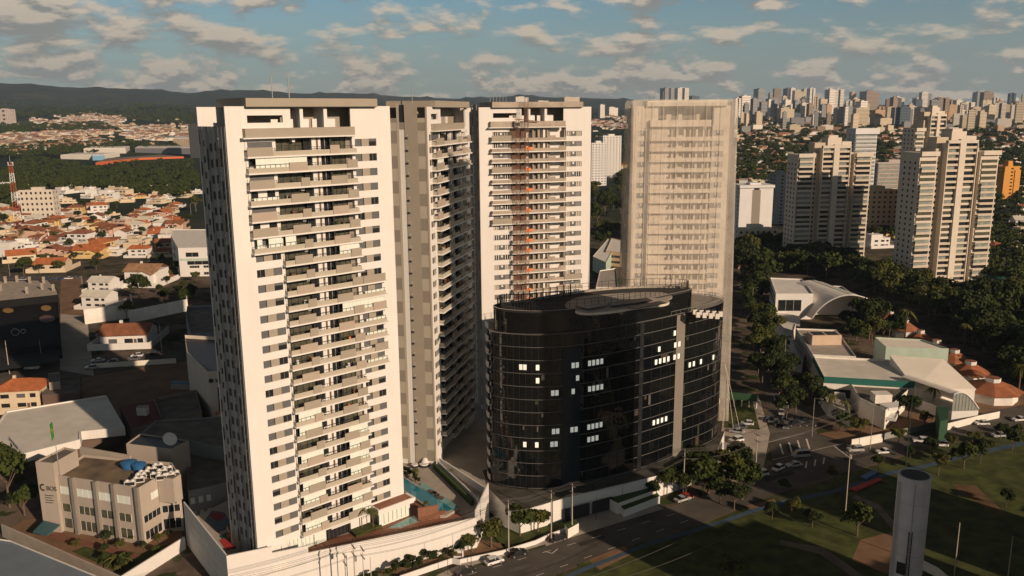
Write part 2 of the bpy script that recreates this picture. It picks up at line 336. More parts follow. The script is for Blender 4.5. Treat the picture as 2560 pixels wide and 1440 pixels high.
for i,(x,y,w,h,a) in enumerate([(1300,1420,30,5,-16),(1480,1352,36,5,-17),(1600,1310,26,4,-17),(1950,1190,40,6,-14),(2040,1150,30,9,-12),(1985,1120,20,10,-5),(1400,1400,18,4,-18),(2150,1140,44,5,-12)]):
    c_,s_=math.cos(R(a)),math.sin(R(a)); lay('asphalt_patch',GP([(x+u*c_-v*s_,y+u*s_+v*c_) for u,v in ((-w,-h),(w*.8,-h),(w,h*.7),(-w*.9,h))]),.019,mat('fresh_asphalt',(.035,.034,.033),.85,.2,.3) if i%2 else mat('worn_asphalt',(.10,.092,.082),.95,.2,.3))
# white dashes and arrows on the avenue
b=MB()
def dash(a,c,w,z=.026):
    a=G(*a);c=G(*c); d=(c-a).normalized(); n=Vector((-d.y,d.x,0))*w
    P=[a-n,c-n,c+n,a+n]; P=[(p.x,p.y,z) for p in P]; b.poly(P,lineW)
for i in range(9):
    x=1170+i*62; y=1437-i*18.3
    dash((x,y),(x+22,y-6.5),.07)
for i in range(7): dash((1340+i*60,1440-i*22),(1360+i*60,1433-i*22),.07)
for (x,y) in ((1950,1110),(1972,1105),(1994,1101),(2016,1097)): dash((x,y),(x+8,y+26),.22)
dash((2085,1115),(2125,1145),.12); dash((1380,1384),(1395,1372),.1); dash((1380,1384),(1362,1378),.1)
for (x,y) in ((2014,1170),(2036,1165),(2058,1160)): dash((x,y),(x+3,y-16),.18)
dash((1905,1110),(2010,1083),.1); dash((1930,1150),(2110,1108),.08)
tag(b.build('road_markings'),kind='structure')
# ------------------------------------------------------------------ the residential towers
mat('painted_void_shade',(.10,.085,.07),.95,.2,.6)  # back walls of open floors: the cavity shade is put into the colour
def tower(name,label,P0,az,kind):
    t=thing(name,label,'tower',(P0[0],P0[1],0),R(90-az))
    Wd={'T1':35.5,'T2':34.6,'T3':34.9,'T4':27.8}[kind]; DP=13.
    raw=kind in('T3','T4'); wl=white if kind!='T4' else concL; ZT=96.5; conc=concL if kind=='T4' else MT['raw_concrete']
    lw0=4.0 if kind!='T2' else 1.2        # left window group
    lw1=9.2 if kind!='T2' else 4.0
    bL1=3.7 if kind!='T2' else 3.2; bL2=9.9 if kind!='T2' else 5.3
    bR=26.3 if kind!='T4' else 22.0
    rw0=26.8; rw1=31.9
    kext=7 if kind!='T3' else 9           # top floors whose balcony reaches over the left windows
    if kind=='T4': rw0,rw1,bR,lw0,lw1,bL1=22.8,26.,22.2,1.2,4.0,4.6
    T=lambda k:12+(27-k)*3-(0 if kind in('T1','T2') else .5)
    lastR=27
    # core with walls
    w=MB(); w.box(0.03,Wd-.03,1.8,DP-.5,0,91.2,wl)
    w.box(0,bL1 if kind=='T2' else lw0,0,1.8,0,12-1.5 if 0 else 91.2,wl) if kind!='T2' else w.box(0,lw0,0,1.8,0,91.2,wl)
    w.box(Wd-(Wd-rw1),Wd,0,1.8,0,91.2,wl)
    w.box(0,Wd,DP-.5,DP,0,ZT,wl)
    # bands between windows
    for k in range(1,28):
        z=T(k)
        zb=T(k+1) if k<27 else (T(27)-3.4)
        w.box(lw0,lw1,0,1.8,zb,z-1.5,wl)
        w.box(rw0,rw1,0,1.8,zb,z-1.5,wl)
    w.box(lw0,lw1,0,1.8,T(1),91.2,wl); w.box(rw0,rw1,0,1.8,T(1),91.2,wl)
    if lw1<bL2-.05: w.box(lw1,bL2-.02,0,1.8,0,T(kext) if kind!='T4' else 91.2,wl)
    w.box(lw0,lw1,0,1.8,0,T(27)-3.4,wl); w.box(rw0,rw1,0,1.8,0,T(27)-3.4,wl)
    # crown storey: front skin with openings
    f=.45
    a0,a1,c0,c1=(4.2,11.3,12.9,26.0) if kind!='T2' else (3.,8.,10.,31.)
    if kind=='T4': a0,a1,c0,c1=1.2,1.3,7.,23.
    w.box(0,c0,0,f,91.2,93.5,wl); w.box(0,c0,0,f,94.85,ZT,wl); w.box(0,a0,0,f,93.5,94.85,wl); w.box(a1,c0,0,f,93.5,94.85,wl)
    w.box(c1,Wd,0,f,91.2,ZT,wl); w.box(Wd-.4,Wd,f,DP-.5,91.2,ZT,wl)
    w.box(0.4,Wd-.4,f,DP-.5,91.2,91.5,roofg)
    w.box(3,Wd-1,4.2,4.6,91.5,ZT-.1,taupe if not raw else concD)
    if kind in('T1','T3'):
     for u0,u1,ub in ((14.9,15.6,17.4),(20.05,20.8,23.2)):
        w.box(u0,u1,.05,4.2,91.5,ZT-.1,wl); w.box(u1,ub,1.2,1.6,91.5,94.1,wl)
    w.box(18.1,19.1,1.2,1.6,91.5,94.1,wl); w.box(13.0,14.,1.2,1.6,91.5,94.1,wl)
    w.box(9.6,11.,1.5,1.9,91.5,94.1,wl)
    # low parapet on the left flank
    w.box(0,.3,f,DP-.5,91.2,92.9,taupeD if kind!='T1' else sideD)
    w.build('wall',t)
    cr=MB(); ce=31.9 if kind!='T4' else 26.5
    cr.box(3.75,ce,-.95,11.8,ZT-.1+.02,97.95,taupe if kind in('T1','T2') else conc)
    cr.box(3.85,ce-.1,-.85,11.7,ZT-.22,ZT-.08,black); 
    cr.box(4.6,ce-1,.5,11,97.95,98.02,roofg)
    cr.build('roof_slab',t)
    r=MB()
    if kind=='T1':
        r.bar((12,5,98),(12,5,102.3),.09,steel); r.bar((15,4,98),(15,4,103),.11,steel); r.bar((11.4,5,100.8),(12.8,5,100.8),.05,steel)
    elif kind=='T2': r.bar((1.2,4,97),(1.2,4,101.5),.09,steel)
    else:
        for q in range(6): r.bar((4+q*1.3,2+q,98),(4+q*1.3,2+q,99.5+(q%3)*1.2),.07,steel)
    r.build('antenna_mast',t)
    fb=MB(); e=1.2
    fm=taupe if kind in('T1','T2') else conc
    fb.box(bL1-.6 if kind!='T4' else bL1,bR-.1,-e,0,90.85,92.5,fm); fb.box(bL1-1.2 if kind!='T4' else bL1,bR-.1,-e-.35,0,90.62,90.85,wl)
    fb.build('fascia',t)
    rr=random.Random({'T1':3,'T2':5,'T3':9,'T4':11}[kind])
    # window strips, each one a part
    ws={}
    def strip(u0,u1,var):
        b=MB(); L=u1-u0; a=u0+L*.31; c=u0+L*.66
        if raw:
            b.box(u0,u1,.25,.4,-1.5,0,dglass if var<9 else taupe)
            b.box(u0+L*.3,u0+L*.64,.05,.4,-1.5,0,shut); b.box(u0+L*.42,u0+L*.52,0,.4,-.75,-.15,white)
            if var%3==0:
                b.box(u0+.1,u0+L*.29,.1,.4,-1.4,-.1,shutL); b.box(u0+L*.65,u1-.1,.1,.4,-1.4,-.1,shutL)
            else:
                for q in (.03,.14,.25,.68,.80,.92): b.box(u0+L*q,u0+L*q+.17,.08,.3,-1.35,-.1,white)
        else:
            for (p,q,m) in ((u0,a,shut),(c,u1,shut)):
                vv=var+(1 if p>u0 else 0)
                if vv%5==1: b.box(p,q,.3,.5,-1.5,0,dglass); b.box(p,q,.22,.34,-.55,0,shut)
                elif vv%7==3: b.box(p,q,.3,.5,-1.5,0,dglass); b.box(p+.1,(p+q)/2,.24,.34,-1.4,-.1,dglass); b.box((p+q)/2-.04,(p+q)/2+.04,.2,.34,-1.5,0,shutL)
                else: b.box(p,q,.22,.5,-1.5,0,m)
            b.box(a,c,.1,.5,-1.5,0,taupe); b.box(a-.05,a+.02,.05,.5,-1.5,0,black)
        return b
    for k in range(1,28):
        z=T(k)
        if k>kext or kind in('T2','T4'):
            strip(lw0,lw1,rr.randrange(40)).build('window',t,(0,0,z))
        ext=(10<=k<=16 and kind=='T1')
        if kind!='T2': strip(rw0,rw1,rr.randrange(40)).build('window',t,(0,0,z))
    # balconies and glazing, floor by floor
    for k in range(1,28):
        z=T(k); top=k<=kext
        uL=bL1 if top else bL2
        if kind=='T4': uL=bL1
        uR=bR
        if kind=='T1' and 10<=k<=16: uR=31.9
        if kind=='T2': uR=31.5
        if kind=='T3' and k in (15,16): uR=31.5
        if kind=='T2' and k==27: uL=12
        g=MB(); zf=z-2.55; zc=z+.5      # floor and ceiling of this balcony
        # side cheeks and recessed wall
        if top:
            g.box(3.72 if kind!='T2' else 4.0,9.6,.35,.6,zf,z-1.5,wl)
            if not raw:
                g.box(3.9,5.5,.4,.6,z-1.5,z+.5,dglass); g.box(5.5,7.3,.3,.6,z-1.5,z+.5,wl); g.box(7.3,8.9,.4,.6,z-1.5,z+.5,dglass); g.box(8.9,9.6,.2,.6,z-1.5,z+.5,wl)
                if k%2: g.box(3.9,8.9,.25,.4,z-1.4,z+.4,shut)
            else:
                strip(4.,9.4,k).build('window',t,(0,0,z-.1))
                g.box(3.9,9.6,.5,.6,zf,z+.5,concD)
        if not raw:
            g.box(9.6 if kind!='T2' else 5.,15.5,1.1,1.3,zf,z+.5,oglass)
            for u in (9.7,11.2,12.7,14.,15.4): g.box(u,u+.1,1.0,1.3,zf,z+.5,black)
            g.box(9.6,15.5,1.0,1.3,z-.9,z-.82,black)
            g.box(12.9,13.5,-.1,1.1,z-.2,z+.5,wl) if k%2 else g.box(14.4,15.1,.2,1.1,z-.6,z+.5,wl)
            g.box(15.6,17.06,.6,.8,zf,z+.5,dglass); g.box(17.06,18.,.0,1.2,zf,z+.5,wl); g.box(18.,18.4,-.1,1.2,zf,z+.5,brown); g.box(18.4,19.,.0,1.2,zf,z+.5,wl)
            g.box(19.05,20.8,.6,.8,zf,z+.5,dglass); g.box(20.8,21.2,-.3,1.2,zf,z+.5,black)
            g.box(20.,20.12,.3,.6,zf,z+.5,steel); g.box(15.45,15.6,.2,1.2,zf,z+.5,black)
            g.box(21.2,25.1,1.1,1.3,zf,z+.5,oglass)
            for u in (21.3,22.6,23.9,25.0): g.box(u,u+.1,1.0,1.3,zf,z+.5,black)
            g.box(25.1,26.1,.9,1.3,zf,z+.5,taupeD); g.box(26.1,26.8 if kind!='T2' else 27.,0.,1.3,zf,z+.5,wl)
            if kind=='T2': g.box(27.,31.6,1.1,1.3,zf,z+.5,oglass); g.box(28.4,28.6,.8,1.3,zf,z+.5,black); g.box(30.9,31.9,0,1.3,zf,z+.5,wl)
            # an air conditioner out on the balcony
            if rr.random()<.45: g.box(16.2,17.,-.1,.3,zf,zf+.75,white); g.box(16.35,16.85,-.13,-.1,zf+.15,zf+.6,black)
            if rr.random()<.75:
                for q in range(rr.randrange(3,8)): uu=rr.choice([rr.uniform(9.9,14.5),rr.uniform(21.4,24.5)]); g.box(uu,uu+.5,.1,.6,zf,zf+rr.uniform(.5,1.3),rr.choice([brown,black,wl,terra2,hedge,hedge,orange]))
        elif kind=='T3':
            g.box(9.6,26.4,2.6,2.8,zf,z+.5,MT['painted_void_shade'])
            for u in (16.3,17.9,19.6,20.8,26.3): 
                wd=.28 if u not in(17.9,19.6) else .65
                g.box(u,u+wd,.1,2.6,zf,z+.45,conc if u!=19.6 else wl)
            g.box(9.7,12.2,.5,.7,zf,z+.5,brick); g.box(12.9,14.6,.8,1.,zf,z+.5,brick)
            g.box(22.2,23.4,2.3,2.58,zf,z+.2,dglass if rr.random()<.4 else concD)
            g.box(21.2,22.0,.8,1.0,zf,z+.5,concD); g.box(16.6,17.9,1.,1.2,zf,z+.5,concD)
        else:
            g.box(bL1,23.,2.6,2.8,zf,z+.5,MT['painted_void_shade'])
            for u in (6.3,8.6,11.,12.6,14.5,16.2,18.,20.,21.6): g.box(u,u+rr.choice([.3,.6]),.1,1.6,zf,z+.45,conc)
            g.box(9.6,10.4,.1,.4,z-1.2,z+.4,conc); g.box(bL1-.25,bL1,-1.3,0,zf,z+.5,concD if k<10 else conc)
        g.build('glazing',t)
        # slab, low fascia, panels
        b=MB(); lip=wl if kind!='T4' else conc; fm=taupeL if not raw else conc
        slabL=uL-.6 if kind!='T4' else uL
        b.box(slabL,uR+.5,-e-.3,1.3 if not raw else 2.6,zf-.35,zf-.05,lip)
        b.box(uL-.45 if kind!='T4' else uL,uR+.1,-e-.05,-e+.12,zf-.05,z-1.75,fm)
        b.box(uL-.45 if kind!='T4' else uL,uL-.3 if kind!='T4' else uL+.15,-e+.12,0,zf-.05,z-1.75,fm)
        b.box(uR,uR+.1,-e+.12,0,zf-.05,z-1.75,fm)
        bo=b.build('balcony',t)
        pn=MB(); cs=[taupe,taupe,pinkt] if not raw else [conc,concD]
        def pan(u0,u1): MB().box(u0,u1,-e-.22,-e-.04,z-2.72,z-.95,rr.choice(cs)).build('parapet_panel',bo)
        if not raw:
            if top and k in (1,3,5,6): pan(uL-.55,8.2)
            if kind=='T2':
                if top and k in(2,4,7): pan(uL-.5,uL+3)
            if k%2: pan(13.7,15.5) if k>2 else None; pan(20.3,23.9 if k!=1 and k!=6 else 22.4)
            else: pan(11.4,15.2); pan(24.,26.4)
            if uR>30 and kind=='T1':
                if k==10: pan(26.5,31.95)
                elif k in (12,15): pan(28.7,31.95)
            if kind=='T2' and k%3==1: pan(28.,31.)
        elif kind=='T3':
            if top and k in(1,4,9): pn.box(uL-.4,9.4,-e-.2,-e-.04,z-2.75,z-1.0,taupe)
            if top and k in(2,3,5,6,7,8): pn.box(uL-.4,9.4,-e-.2,-e-.04,z-2.75,z-1.75,conc)
            if k%2: pn.box(20.6,23.,-e-.12,-e-.06,z-2.6,z-1.15,conc)
            else: pn.box(24.,26.4,-e-.12,-e-.06,z-2.6,z-1.15,conc)
            if k in(2,4,6,8,10,12,14,16,17,19,11): pn.box(13.6,15.8 if k%4 else 15.2,-e-.2,-e-.1,z-2.2,z-1.4,orange)
            if k==15: pn.box(26.,31.8,-e-.22,-e-.05,z-2.7,z-1.,taupe)
            if k==16: pn.box(26.,31.8,-e-.22,-e-.05,z-2.7,z-1.8,taupe)
        else:
            if k%2: pn.box(5.,8.,-e-.15,-e-.06,z-2.5,z-1.1,conc)
            pn.box(12.2,14.,-e-.15,-e-.06,z-2.5,z-1.3,conc)
        if pn.f:
            for i0 in range(0,len(pn.v),8):
                x0,y0,z0_=pn.v[i0]; x1,y1,z1_=pn.v[i0+6]; MB().box(x0,x1,y0,y1,z0_,z1_,pn.ms[pn.m[i0//8*6]]).build('parapet_panel',bo)
        if not raw:
            rl=MB(); rl.box(uL-.3,uR,-e,-e+.06,z-1.22,z-1.14,black)
            u=uL-.3
            while u<uR: rl.box(u,u+.05,-e,-e+.05,z-1.75,z-1.14,black); u+=1.05
            if k not in(9,) : rl.box(uL-.35,uL-.27,-e,-e+.08,z-1.75,z+.42,black)
            rl.build('railing',bo)
            q=rr.random(); en=MB()
            if kind=='T1' and k in (2,19,20,22,24,25,27) : en.box(uL+.3 if k!=2 else 4.8,15.3,-e+.14,-e+.2,z-2.5,z+.42,curtain)
            if kind=='T1' and k in (7,): en.box(4.,5.,-e+.14,-e+.2,z-2.5,z+.42,curtain); en.box(6.3,9.,-e+.14,-e+.2,z-2.5,z+.42,curtain); en.box(9.8,12.,-e+.14,-e+.2,z-2.5,z+.42,curtain)
            if kind=='T1' and k in (4,): en.box(4.,9.,-e+.14,-e+.2,z-2.5,z-1.2,curtain)
            if kind=='T1' and k in (8,12,21,22,23,24,26,27): en.box(21.5,uR-.3,-e+.14,-e+.2,z-2.5,z+.42,curtain)
            if kind=='T1' and k in (11,13,14,16): en.box(27,31.6,-e+.14,-e+.2,z-2.5,z-1.25,curtain)
            if kind=='T2' and k in (3,): en.box(4.,8.6,-e+.14,-e+.2,z-2.5,z+.42,curtain)
            if en.f: en.build('blind',bo)
    if kind=='T1':
        # ground storey: lounges
        l=MB(); l.box(6.9,9.15,-.05,.3,5.9,9.1,curtain); l.box(9.6,12.4,-.05,.3,5.9,8.6,curtain); l.box(12.5,15.3,-.1,.3,5.9,8.9,curtain)
        l.box(15.5,15.9,-.3,.3,5.9,9.,black); l.box(15.95,20.7,-.05,.3,5.9,8.7,dglass); l.box(20.75,21.2,-.3,.4,5.9,9.,black)
        for q in range(5): l.box(16.+q*.95,16.05+q*.95,-.12,.3,5.9,8.7,brown)
        l.box(15.9,20.7,-1.4,0,8.7,8.95,wl); l.box(21.2,26.3,0,1.4,5.9,9.6,wl); l.box(9.9,26.3,1.4,1.8,5.9,9.6,wl)
        for q in range(7): l.box(6.9+q*.9,6.94+q*.9,-.08,0,5.9,8.8,black)
        l.build('lounge_glazing',t)
        g=MB(); g.box(26.5,36.,-3.2,0,8.9,10.1,white); g.box(27.,35.6,-2.9,-.2,10.1,10.16,deckw); g.box(27.,35.2,-2.6,-.05,5.8,8.9,curtain)
        for q in range(6): g.box(28.2+q*1.15,28.26+q*1.15,-2.66,-2.6,6.2,8.6,black)
        g.box(26.6,27.,-2.6,0,5.8,8.9,black); g.box(36.,36.4,-3.2,0,9.2,10.1,white)
        g.build('garden_room',t)
    # flank seen from the camera (plane u=0)
    s=MB(); v0=.45
    if kind=='T1':
        vs=[.45,1.7,3.3,4.9,6.2,7.6,9.,10.6,12.2]
        cols=[sideD,sideg,sideD,sideL,sideg,sideD,sideL,sideg]
        for i in range(8): s.box(-.06-(i%3)*.03,.03,vs[i]+.02,vs[i+1]-.02,0,91.2+1.68,cols[i])
        wn=MB(); nfw=0
        for k in range(27,-1,-1):
            z=12+(27-k)*3 if k else 93
            for (v,w_,h,dz) in ((.8,.5,2.4,0),(2.3,.55,3.4 if k%2 else 1.3,-1.),(4.3,.75,1.5,0.),(6.5,.75,1.5,-.2),(8.3,.5,2.6,-1.2 if k%2 else .4),(9.9,.45,1.2,.3),(11.6,.4,2.6,-.8)):
                if z+dz>92.7 or (v in(2.3,8.3) and k%2==0 and v==2.3): continue
                if v==11.6 and k%2: continue
                nfw+=1
                if nfw<=100: MB().box(-.2,-.1,v,v+w_,z+dz-h,z+dz,black).build('flank_window',t)
                else: wn.box(-.2,-.1,v,v+w_,z+dz-h,z+dz,black)
            zz=z-2.2; wn.box(-.2,-.1,3.35,3.5,zz-.15,zz,white)
        for i in range(0,9): # a column of parts: every window column is one part
            pass
        tag(wn.build('flank_window',t),kind='stuff')
    else:
        big=kind=='T2'
        for k in range(-1,29):
            z=12+(27-k)*3; zt=min(z+.9,92.85); zb=z-2.1
            if zb<0: break
            ma=taupeL if k%2 else taupeD
            s.box(-.02,.35,.5,2.4,zb,zt,ma); s.box(-.05,.03,7.75,12.9,zb,zt,taupeD if k%2 else taupeL)
        s.box(-.10,.03,2.45,5.7,0,97.3,taupe); s.box(-.07,.03,7.1,7.7,0,97.3,taupeL); s.box(.2,.4,5.7,7.1,0,97,black)
        s.box(-.1,.0,.0,.42,0,96.5,pinkt)
        wn=MB()
        for k in range(1,28):
            z=12+(27-k)*3-.6; MB().box(-.2,.0,4.95,5.6,z-.45,z,black).build('flank_window',t); MB().box(-.22,-.1,4.95,5.15,z+.4,z+.55,white).build('wall_lamp',t)
    s.build('flank_cladding',t)
    # back and right flank, plain with windows so the tower reads from the side too
    q=MB()
    for k in range(1,28):
        z=12+(27-k)*3
        for u in (3,9,15,21,27): q.box(u,u+2.6,DP-.01,DP+.06,z-1.5,z,shut)
        for v in (3,7,10.5): q.box(Wd-.01,Wd+.06,v,v+1.2,z-1.5,z,dglass)
    q.build('rear_windows',t)
    return t
T1=tower('residential_tower','finished white residential tower with taupe balcony panels, nearest of the four towers',(-51.45,154.4),48.056,'T1')
T2=tower('residential_tower','taupe-flanked residential tower with chamfered balconies between the nearest white tower and the unfinished one',(-19.85,203.3),14.07,'T2')
T3=tower('residential_tower','unfinished white tower with open concrete floors and a builders hoist up its front',(-9.03,244.84),71.5,'T3')
T4=tower('residential_tower','unfinished tower wrapped in pale see-through safety netting',(35.6,247.5),91.5,'T4')
# T3 hoist mast, crew lifts and loose tarps
h=thing('builders_hoist','orange and brown lattice hoist mast climbing the open front of the unfinished tower','hoist',tuple(T3.location),T3.rotation_euler[2])
m=MB()
rust=mat('rusty_lattice',(.20,.11,.07),.7,.3,1.5)
for mu,hh in ((12.9,99),(10.2,93.)):
    for a,c in ((0,0),(.9,0),(0,.9),(.9,.9)): m.bar((mu+a,-3.4+c,0),(mu+a,-3.4+c,hh),.055,rust,n=4)
    z=0
    while z<hh-1.5:
        m.bar((mu,-3.4,z),(mu+.9,-3.4,z+1.5),.035,rust,n=4); m.bar((mu+.9,-3.4,z),(mu,-3.4,z+1.5),.035,rust,n=4); m.bar((mu,-3.4,z),(mu+.9,-3.4,z),.05,rust,n=4); z+=1.5
    for z in range(9,92,6): m.bar((mu+.4,-2.5,z),(mu+.4,0.,z),.06,rust,n=4)
m.build('mast',h)
c=MB(); c.box(10.,11.5,-2.4,-.9,91,92.6,steel); c.box(10.05,11.45,-2.45,-2.4,91.2,92.2,black); c.bar((9.8,-2.4,93.2),(17.5,-2.,92.4),.14,rust); c.build('lift_cage',h)
# netting round T4
def netting():
    m=bpy.data.materials.new('safety_net'); m.use_nodes=True; nt=m.node_tree; N=nt.nodes; L=nt.links; b=N['Principled BSDF']; out=N['Material Output']
    b.inputs['Roughness'].default_value=.9; b.inputs['Specular IOR Level'].default_value=.1
    tc=N.new('ShaderNodeTexCoord'); mp=N.new('ShaderNodeMapping'); mp.inputs['Scale'].default_value=(.3,.3,.06); L.new(tc.outputs['Object'],mp.inputs[0])
    n=N.new('ShaderNodeTexNoise'); n.inputs['Scale'].default_value=1.4; n.inputs['Detail'].default_value=7; n.inputs['Roughness'].default_value=.7; L.new(mp.outputs[0],n.inputs['Vector'])
    mx=N.new('ShaderNodeMix'); mx.data_type='RGBA'; mx.inputs[6].default_value=(.70,.645,.57,1); mx.inputs[7].default_value=(.84,.79,.71,1); L.new(n.outputs['Fac'],mx.inputs[0]); L.new(mx.outputs[2],b.inputs['Base Color'])
    n2=N.new('ShaderNodeTexNoise'); n2.inputs['Scale'].default_value=.16; n2.inputs['Detail'].default_value=4; L.new(tc.outputs['Object'],n2.inputs['Vector'])
    ad=N.new('ShaderNodeMath'); ad.operation='ADD'; L.new(n.outputs['Fac'],ad.inputs[0]); L.new(n2.outputs['Fac'],ad.inputs[1])
    r=N.new('ShaderNodeMapRange'); r.inputs[1].default_value=.75; r.inputs[2].default_value=1.3; r.inputs[3].default_value=.22; r.inputs[4].default_value=.42; L.new(ad.outputs[0],r.inputs[0])
    tr=N.new('ShaderNodeBsdfTransparent'); ms=N.new('ShaderNodeMixShader'); L.new(r.outputs[0],ms.inputs[0]); L.new(tr.outputs[0],ms.inputs[1]); L.new(b.outputs[0],ms.inputs[2]); L.new(ms.outputs[0],out.inputs[0])
    # sagging sheets: a closed skirt of vertical drapes, widening a little at the foot
    u0,u1,va,vb=-1.3,29.3,-2.6,14.5
    loop=[]
    def seg(a,c,nn):
        for i in range(nn): loop.append((a[0]+(c[0]-a[0])*i/nn,a[1]+(c[1]-a[1])*i/nn))
    seg((u0,va),(u1,va),44); seg((u1,va),(u1,vb),18); seg((u1,vb),(u0,vb),44); seg((u0,vb),(u0,va),18)
    zs=[98.3,97.6,95,90,82,74,66,58,50,42,34,26,18,10,2]; v=[];f=[]
    cu,cv=(u0+u1)/2,(va+vb)/2; rr=random.Random(4); ph=[rr.uniform(-.22,.22) for _ in loop]
    for i,z in enumerate(zs):
        s=.955 if i==0 else (.985 if i==1 else 1+.0009*(90-z)*(z<90))
        for j,(a,c) in enumerate(loop):
            o=ph[j]*(1 if i>1 else .3)+.12*math.sin(j*1.7+z*.07)
            v.append((cu+(a-cu)*s*(1+o*.02),cv+(c-cv)*s*(1+o*.03)+o*.35,z))
    n_=len(loop)
    for i in range(len(zs)-1):
        for j in range(n_): f.append((i*n_+j,(i+1)*n_+j,(i+1)*n_+(j+1)%n_,i*n_+(j+1)%n_))
    me=bpy.data.meshes.new('safety_net'); me.from_pydata(v,[],f); me.materials.append(m); me.polygons.foreach_set('use_smooth',[True]*len(f))
    o=bpy.data.objects.new('safety_net',me); COL.objects.link(o); o.parent=T4
    # ropes and seams of the net
    r=MB(); rope=mat('pale_rope',(.75,.68,.58),.8)
    for u in (3.3,5.0,8,12,16.8,20.3,22.2,24.5,27.5): r.bar((u,va-.35,97.5),(u-.6,va-.5,12),.05,rope,n=4)
    r.build('net_ropes',T4)
    g=MB(); g.bar((28.8,-2.6,20),(33.5,-5,.3),.06,rope,n=4); g.bar((28.8,-2.6,20),(31.5,-5.5,.3),.06,rope,n=4); g.build('net_guy_ropes',T4)
netting()
# ------------------------------------------------------------------ black glass office building
def closed_spline(pts,n=6):
    o=[];N=len(pts)
    for i in range(N):
        p0,p1,p2,p3=[Vector(pts[(i+j-1)%N]) for j in range(4)]
        for k in range(n):
            t=k/n; o.append(tuple(.5*((2*p1)+(p2-p0)*t+(2*p0-5*p1+4*p2-p3)*t*t+(3*p1-p0-3*p2+p3)*t**3)))
    return o
def offs(loop,d):
    o=[];N=len(loop)
    for i in range(N):
        a=Vector(loop[i-1]);b=Vector(loop[(i+1)%N]); t=(b-a).normalized(); o.append((loop[i][0]+t.y*d,loop[i][1]-t.x*d))
    return o
def glass_office():
    t=thing('office_building','black mirror-glass office building with rounded ends and a stepped oval roof','office block',(25,207,0))
    Lo=[(-6,196.2),(-5.2,192.6),(-2.5,190.4),(1.6,189),(6,188.4),(10.7,189),(16,190.5),(21.5,193.2),(28,197),(34.7,201.6),(43,208),(50,213.5),(55.3,218.8),(57.6,223.5),(56.5,228),(51,231),(43,229.5),(34,224),(22,217),(8,208.5),(-2,202.5),(-5.5,199.4)]
    Up=[(-4.4,194.),(-2.6,191.2),(1.8,189.3),(6,188.7),(10.7,189.3),(20.8,192.9),(30.4,198.7),(38.6,205),(44.6,209.9),(46.5,213.2),(43,216),(33.5,216.5),(22.9,213.6),(12.1,207.7),(1.9,200.2),(-3.4,197)]
    loc=lambda P:[(x-25,y-207) for x,y in P]
    lo=closed_spline(loc(Lo),6); up=closed_spline(loc(Up),6)
    gl=bpy.data.materials.new('black_mirror_glass'); gl.use_nodes=True; b=gl.node_tree.nodes['Principled BSDF']; nt=gl.node_tree
    b.inputs['Base Color'].default_value=(.004,.005,.006,1); b.inputs['Roughness'].default_value=.03; b.inputs['IOR'].default_value=1.75; b.inputs['Specular IOR Level'].default_value=.6
    # every pane is slightly out of true, so reflections break up
    tc=nt.nodes.new('ShaderNodeTexCoord'); vo=nt.nodes.new('ShaderNodeTexVoronoi'); vo.inputs['Scale'].default_value=.42; nt.links.new(tc.outputs['Object'],vo.inputs['Vector'])
    nn=nt.nodes.new('ShaderNodeTexNoise'); nn.inputs['Scale'].default_value=.3; nt.links.new(tc.outputs['Object'],nn.inputs['Vector'])
    bp_=nt.nodes.new('ShaderNodeBump'); bp_.inputs['Strength'].default_value=.22; bp_.inputs['Distance'].default_value=.5; nt.links.new(nn.outputs['Fac'],bp_.inputs['Height']); nt.links.new(bp_.outputs[0],b.inputs['Normal'])
    line=mat('dark_mullion',(.03,.031,.033),.4,.05)
    blue=mat('dark_blue_panel',(.016,.022,.032),.15,.1,spec=.5); pale=mat('pale_stone_strip',(.20,.18,.155),.6,.08,.4)
    bandm=mat('floor_band_metal',(.12,.118,.115),.5,.1,.5); mb=MB(); mb.prism(lo,6,44.4,gl,mat('low_roof_grey',(.26,.24,.21),.9,.2,.3)); mb.build('lower_body',t)
    mb=MB(); mb.prism(up,44.4,49.6,gl,mat('dark_roof_felt',(.05,.048,.045),.95,.3,.3)); mb.build('upper_body',t)
    # floor lines and mullions
    for i,z in enumerate([6.2+3.2*j for j in range(13)]):
        L=MB(); o=offs(lo,.10); n=len(o)
        zt=z+(.14); 
        for j in range(n):
            a=o[j];c=o[(j+1)%n]; L.poly([(a[0],a[1],z),(c[0],c[1],z),(c[0],c[1],zt),(a[0],a[1],zt)],bandm)
        L.build('floor_band',t)
    V=MB(); o=offs(lo,.06); n=len(o)
    for j in range(n):
        if j%2==0: V.box(o[j][0]-.03,o[j][0]+.03,o[j][1]-.03,o[j][1]+.03,6,44.4,line)
    V.build('mullions',t)
    # curved white balcony ends at the left tip
    te=MB(); o=offs(lo,.55); rngi=[j for j in range(len(lo)) if lo[j][0]+25<-4.6]
    idx=[j%len(lo) for j in range(-4,7)]
    for i in range(13):
        z=6.6+3.2*i
        for a_,b_ in zip(idx[:-1],idx[1:]):
            a=o[a_];c=o[b_]; te.poly([(a[0],a[1],z),(c[0],c[1],z),(c[0],c[1],z+1.5),(a[0],a[1],z+1.5)],offw)
    te.build('balcony_ends',t)
    def near(x,y):
        return min(range(len(lo)),key=lambda j:(lo[j][0]+25-x)**2+(lo[j][1]+207-y)**2)
    def strip(name,x0,y0,x1,y1,m,za=6,zb=44.4,off=.16):
        s=MB(); o=offs(lo,off); i,j=near(x0,y0),near(x1,y1)
        for k in range(i,j): a=o[k];c=o[k+1]; s.poly([(a[0],a[1],za),(c[0],c[1],za),(c[0],c[1],zb),(a[0],a[1],zb)],m)
        s.build(name,t)
    strip('blue_strip',*G(1392,1200,6)[:2],*G(1430,1200,6)[:2],blue,6,41)
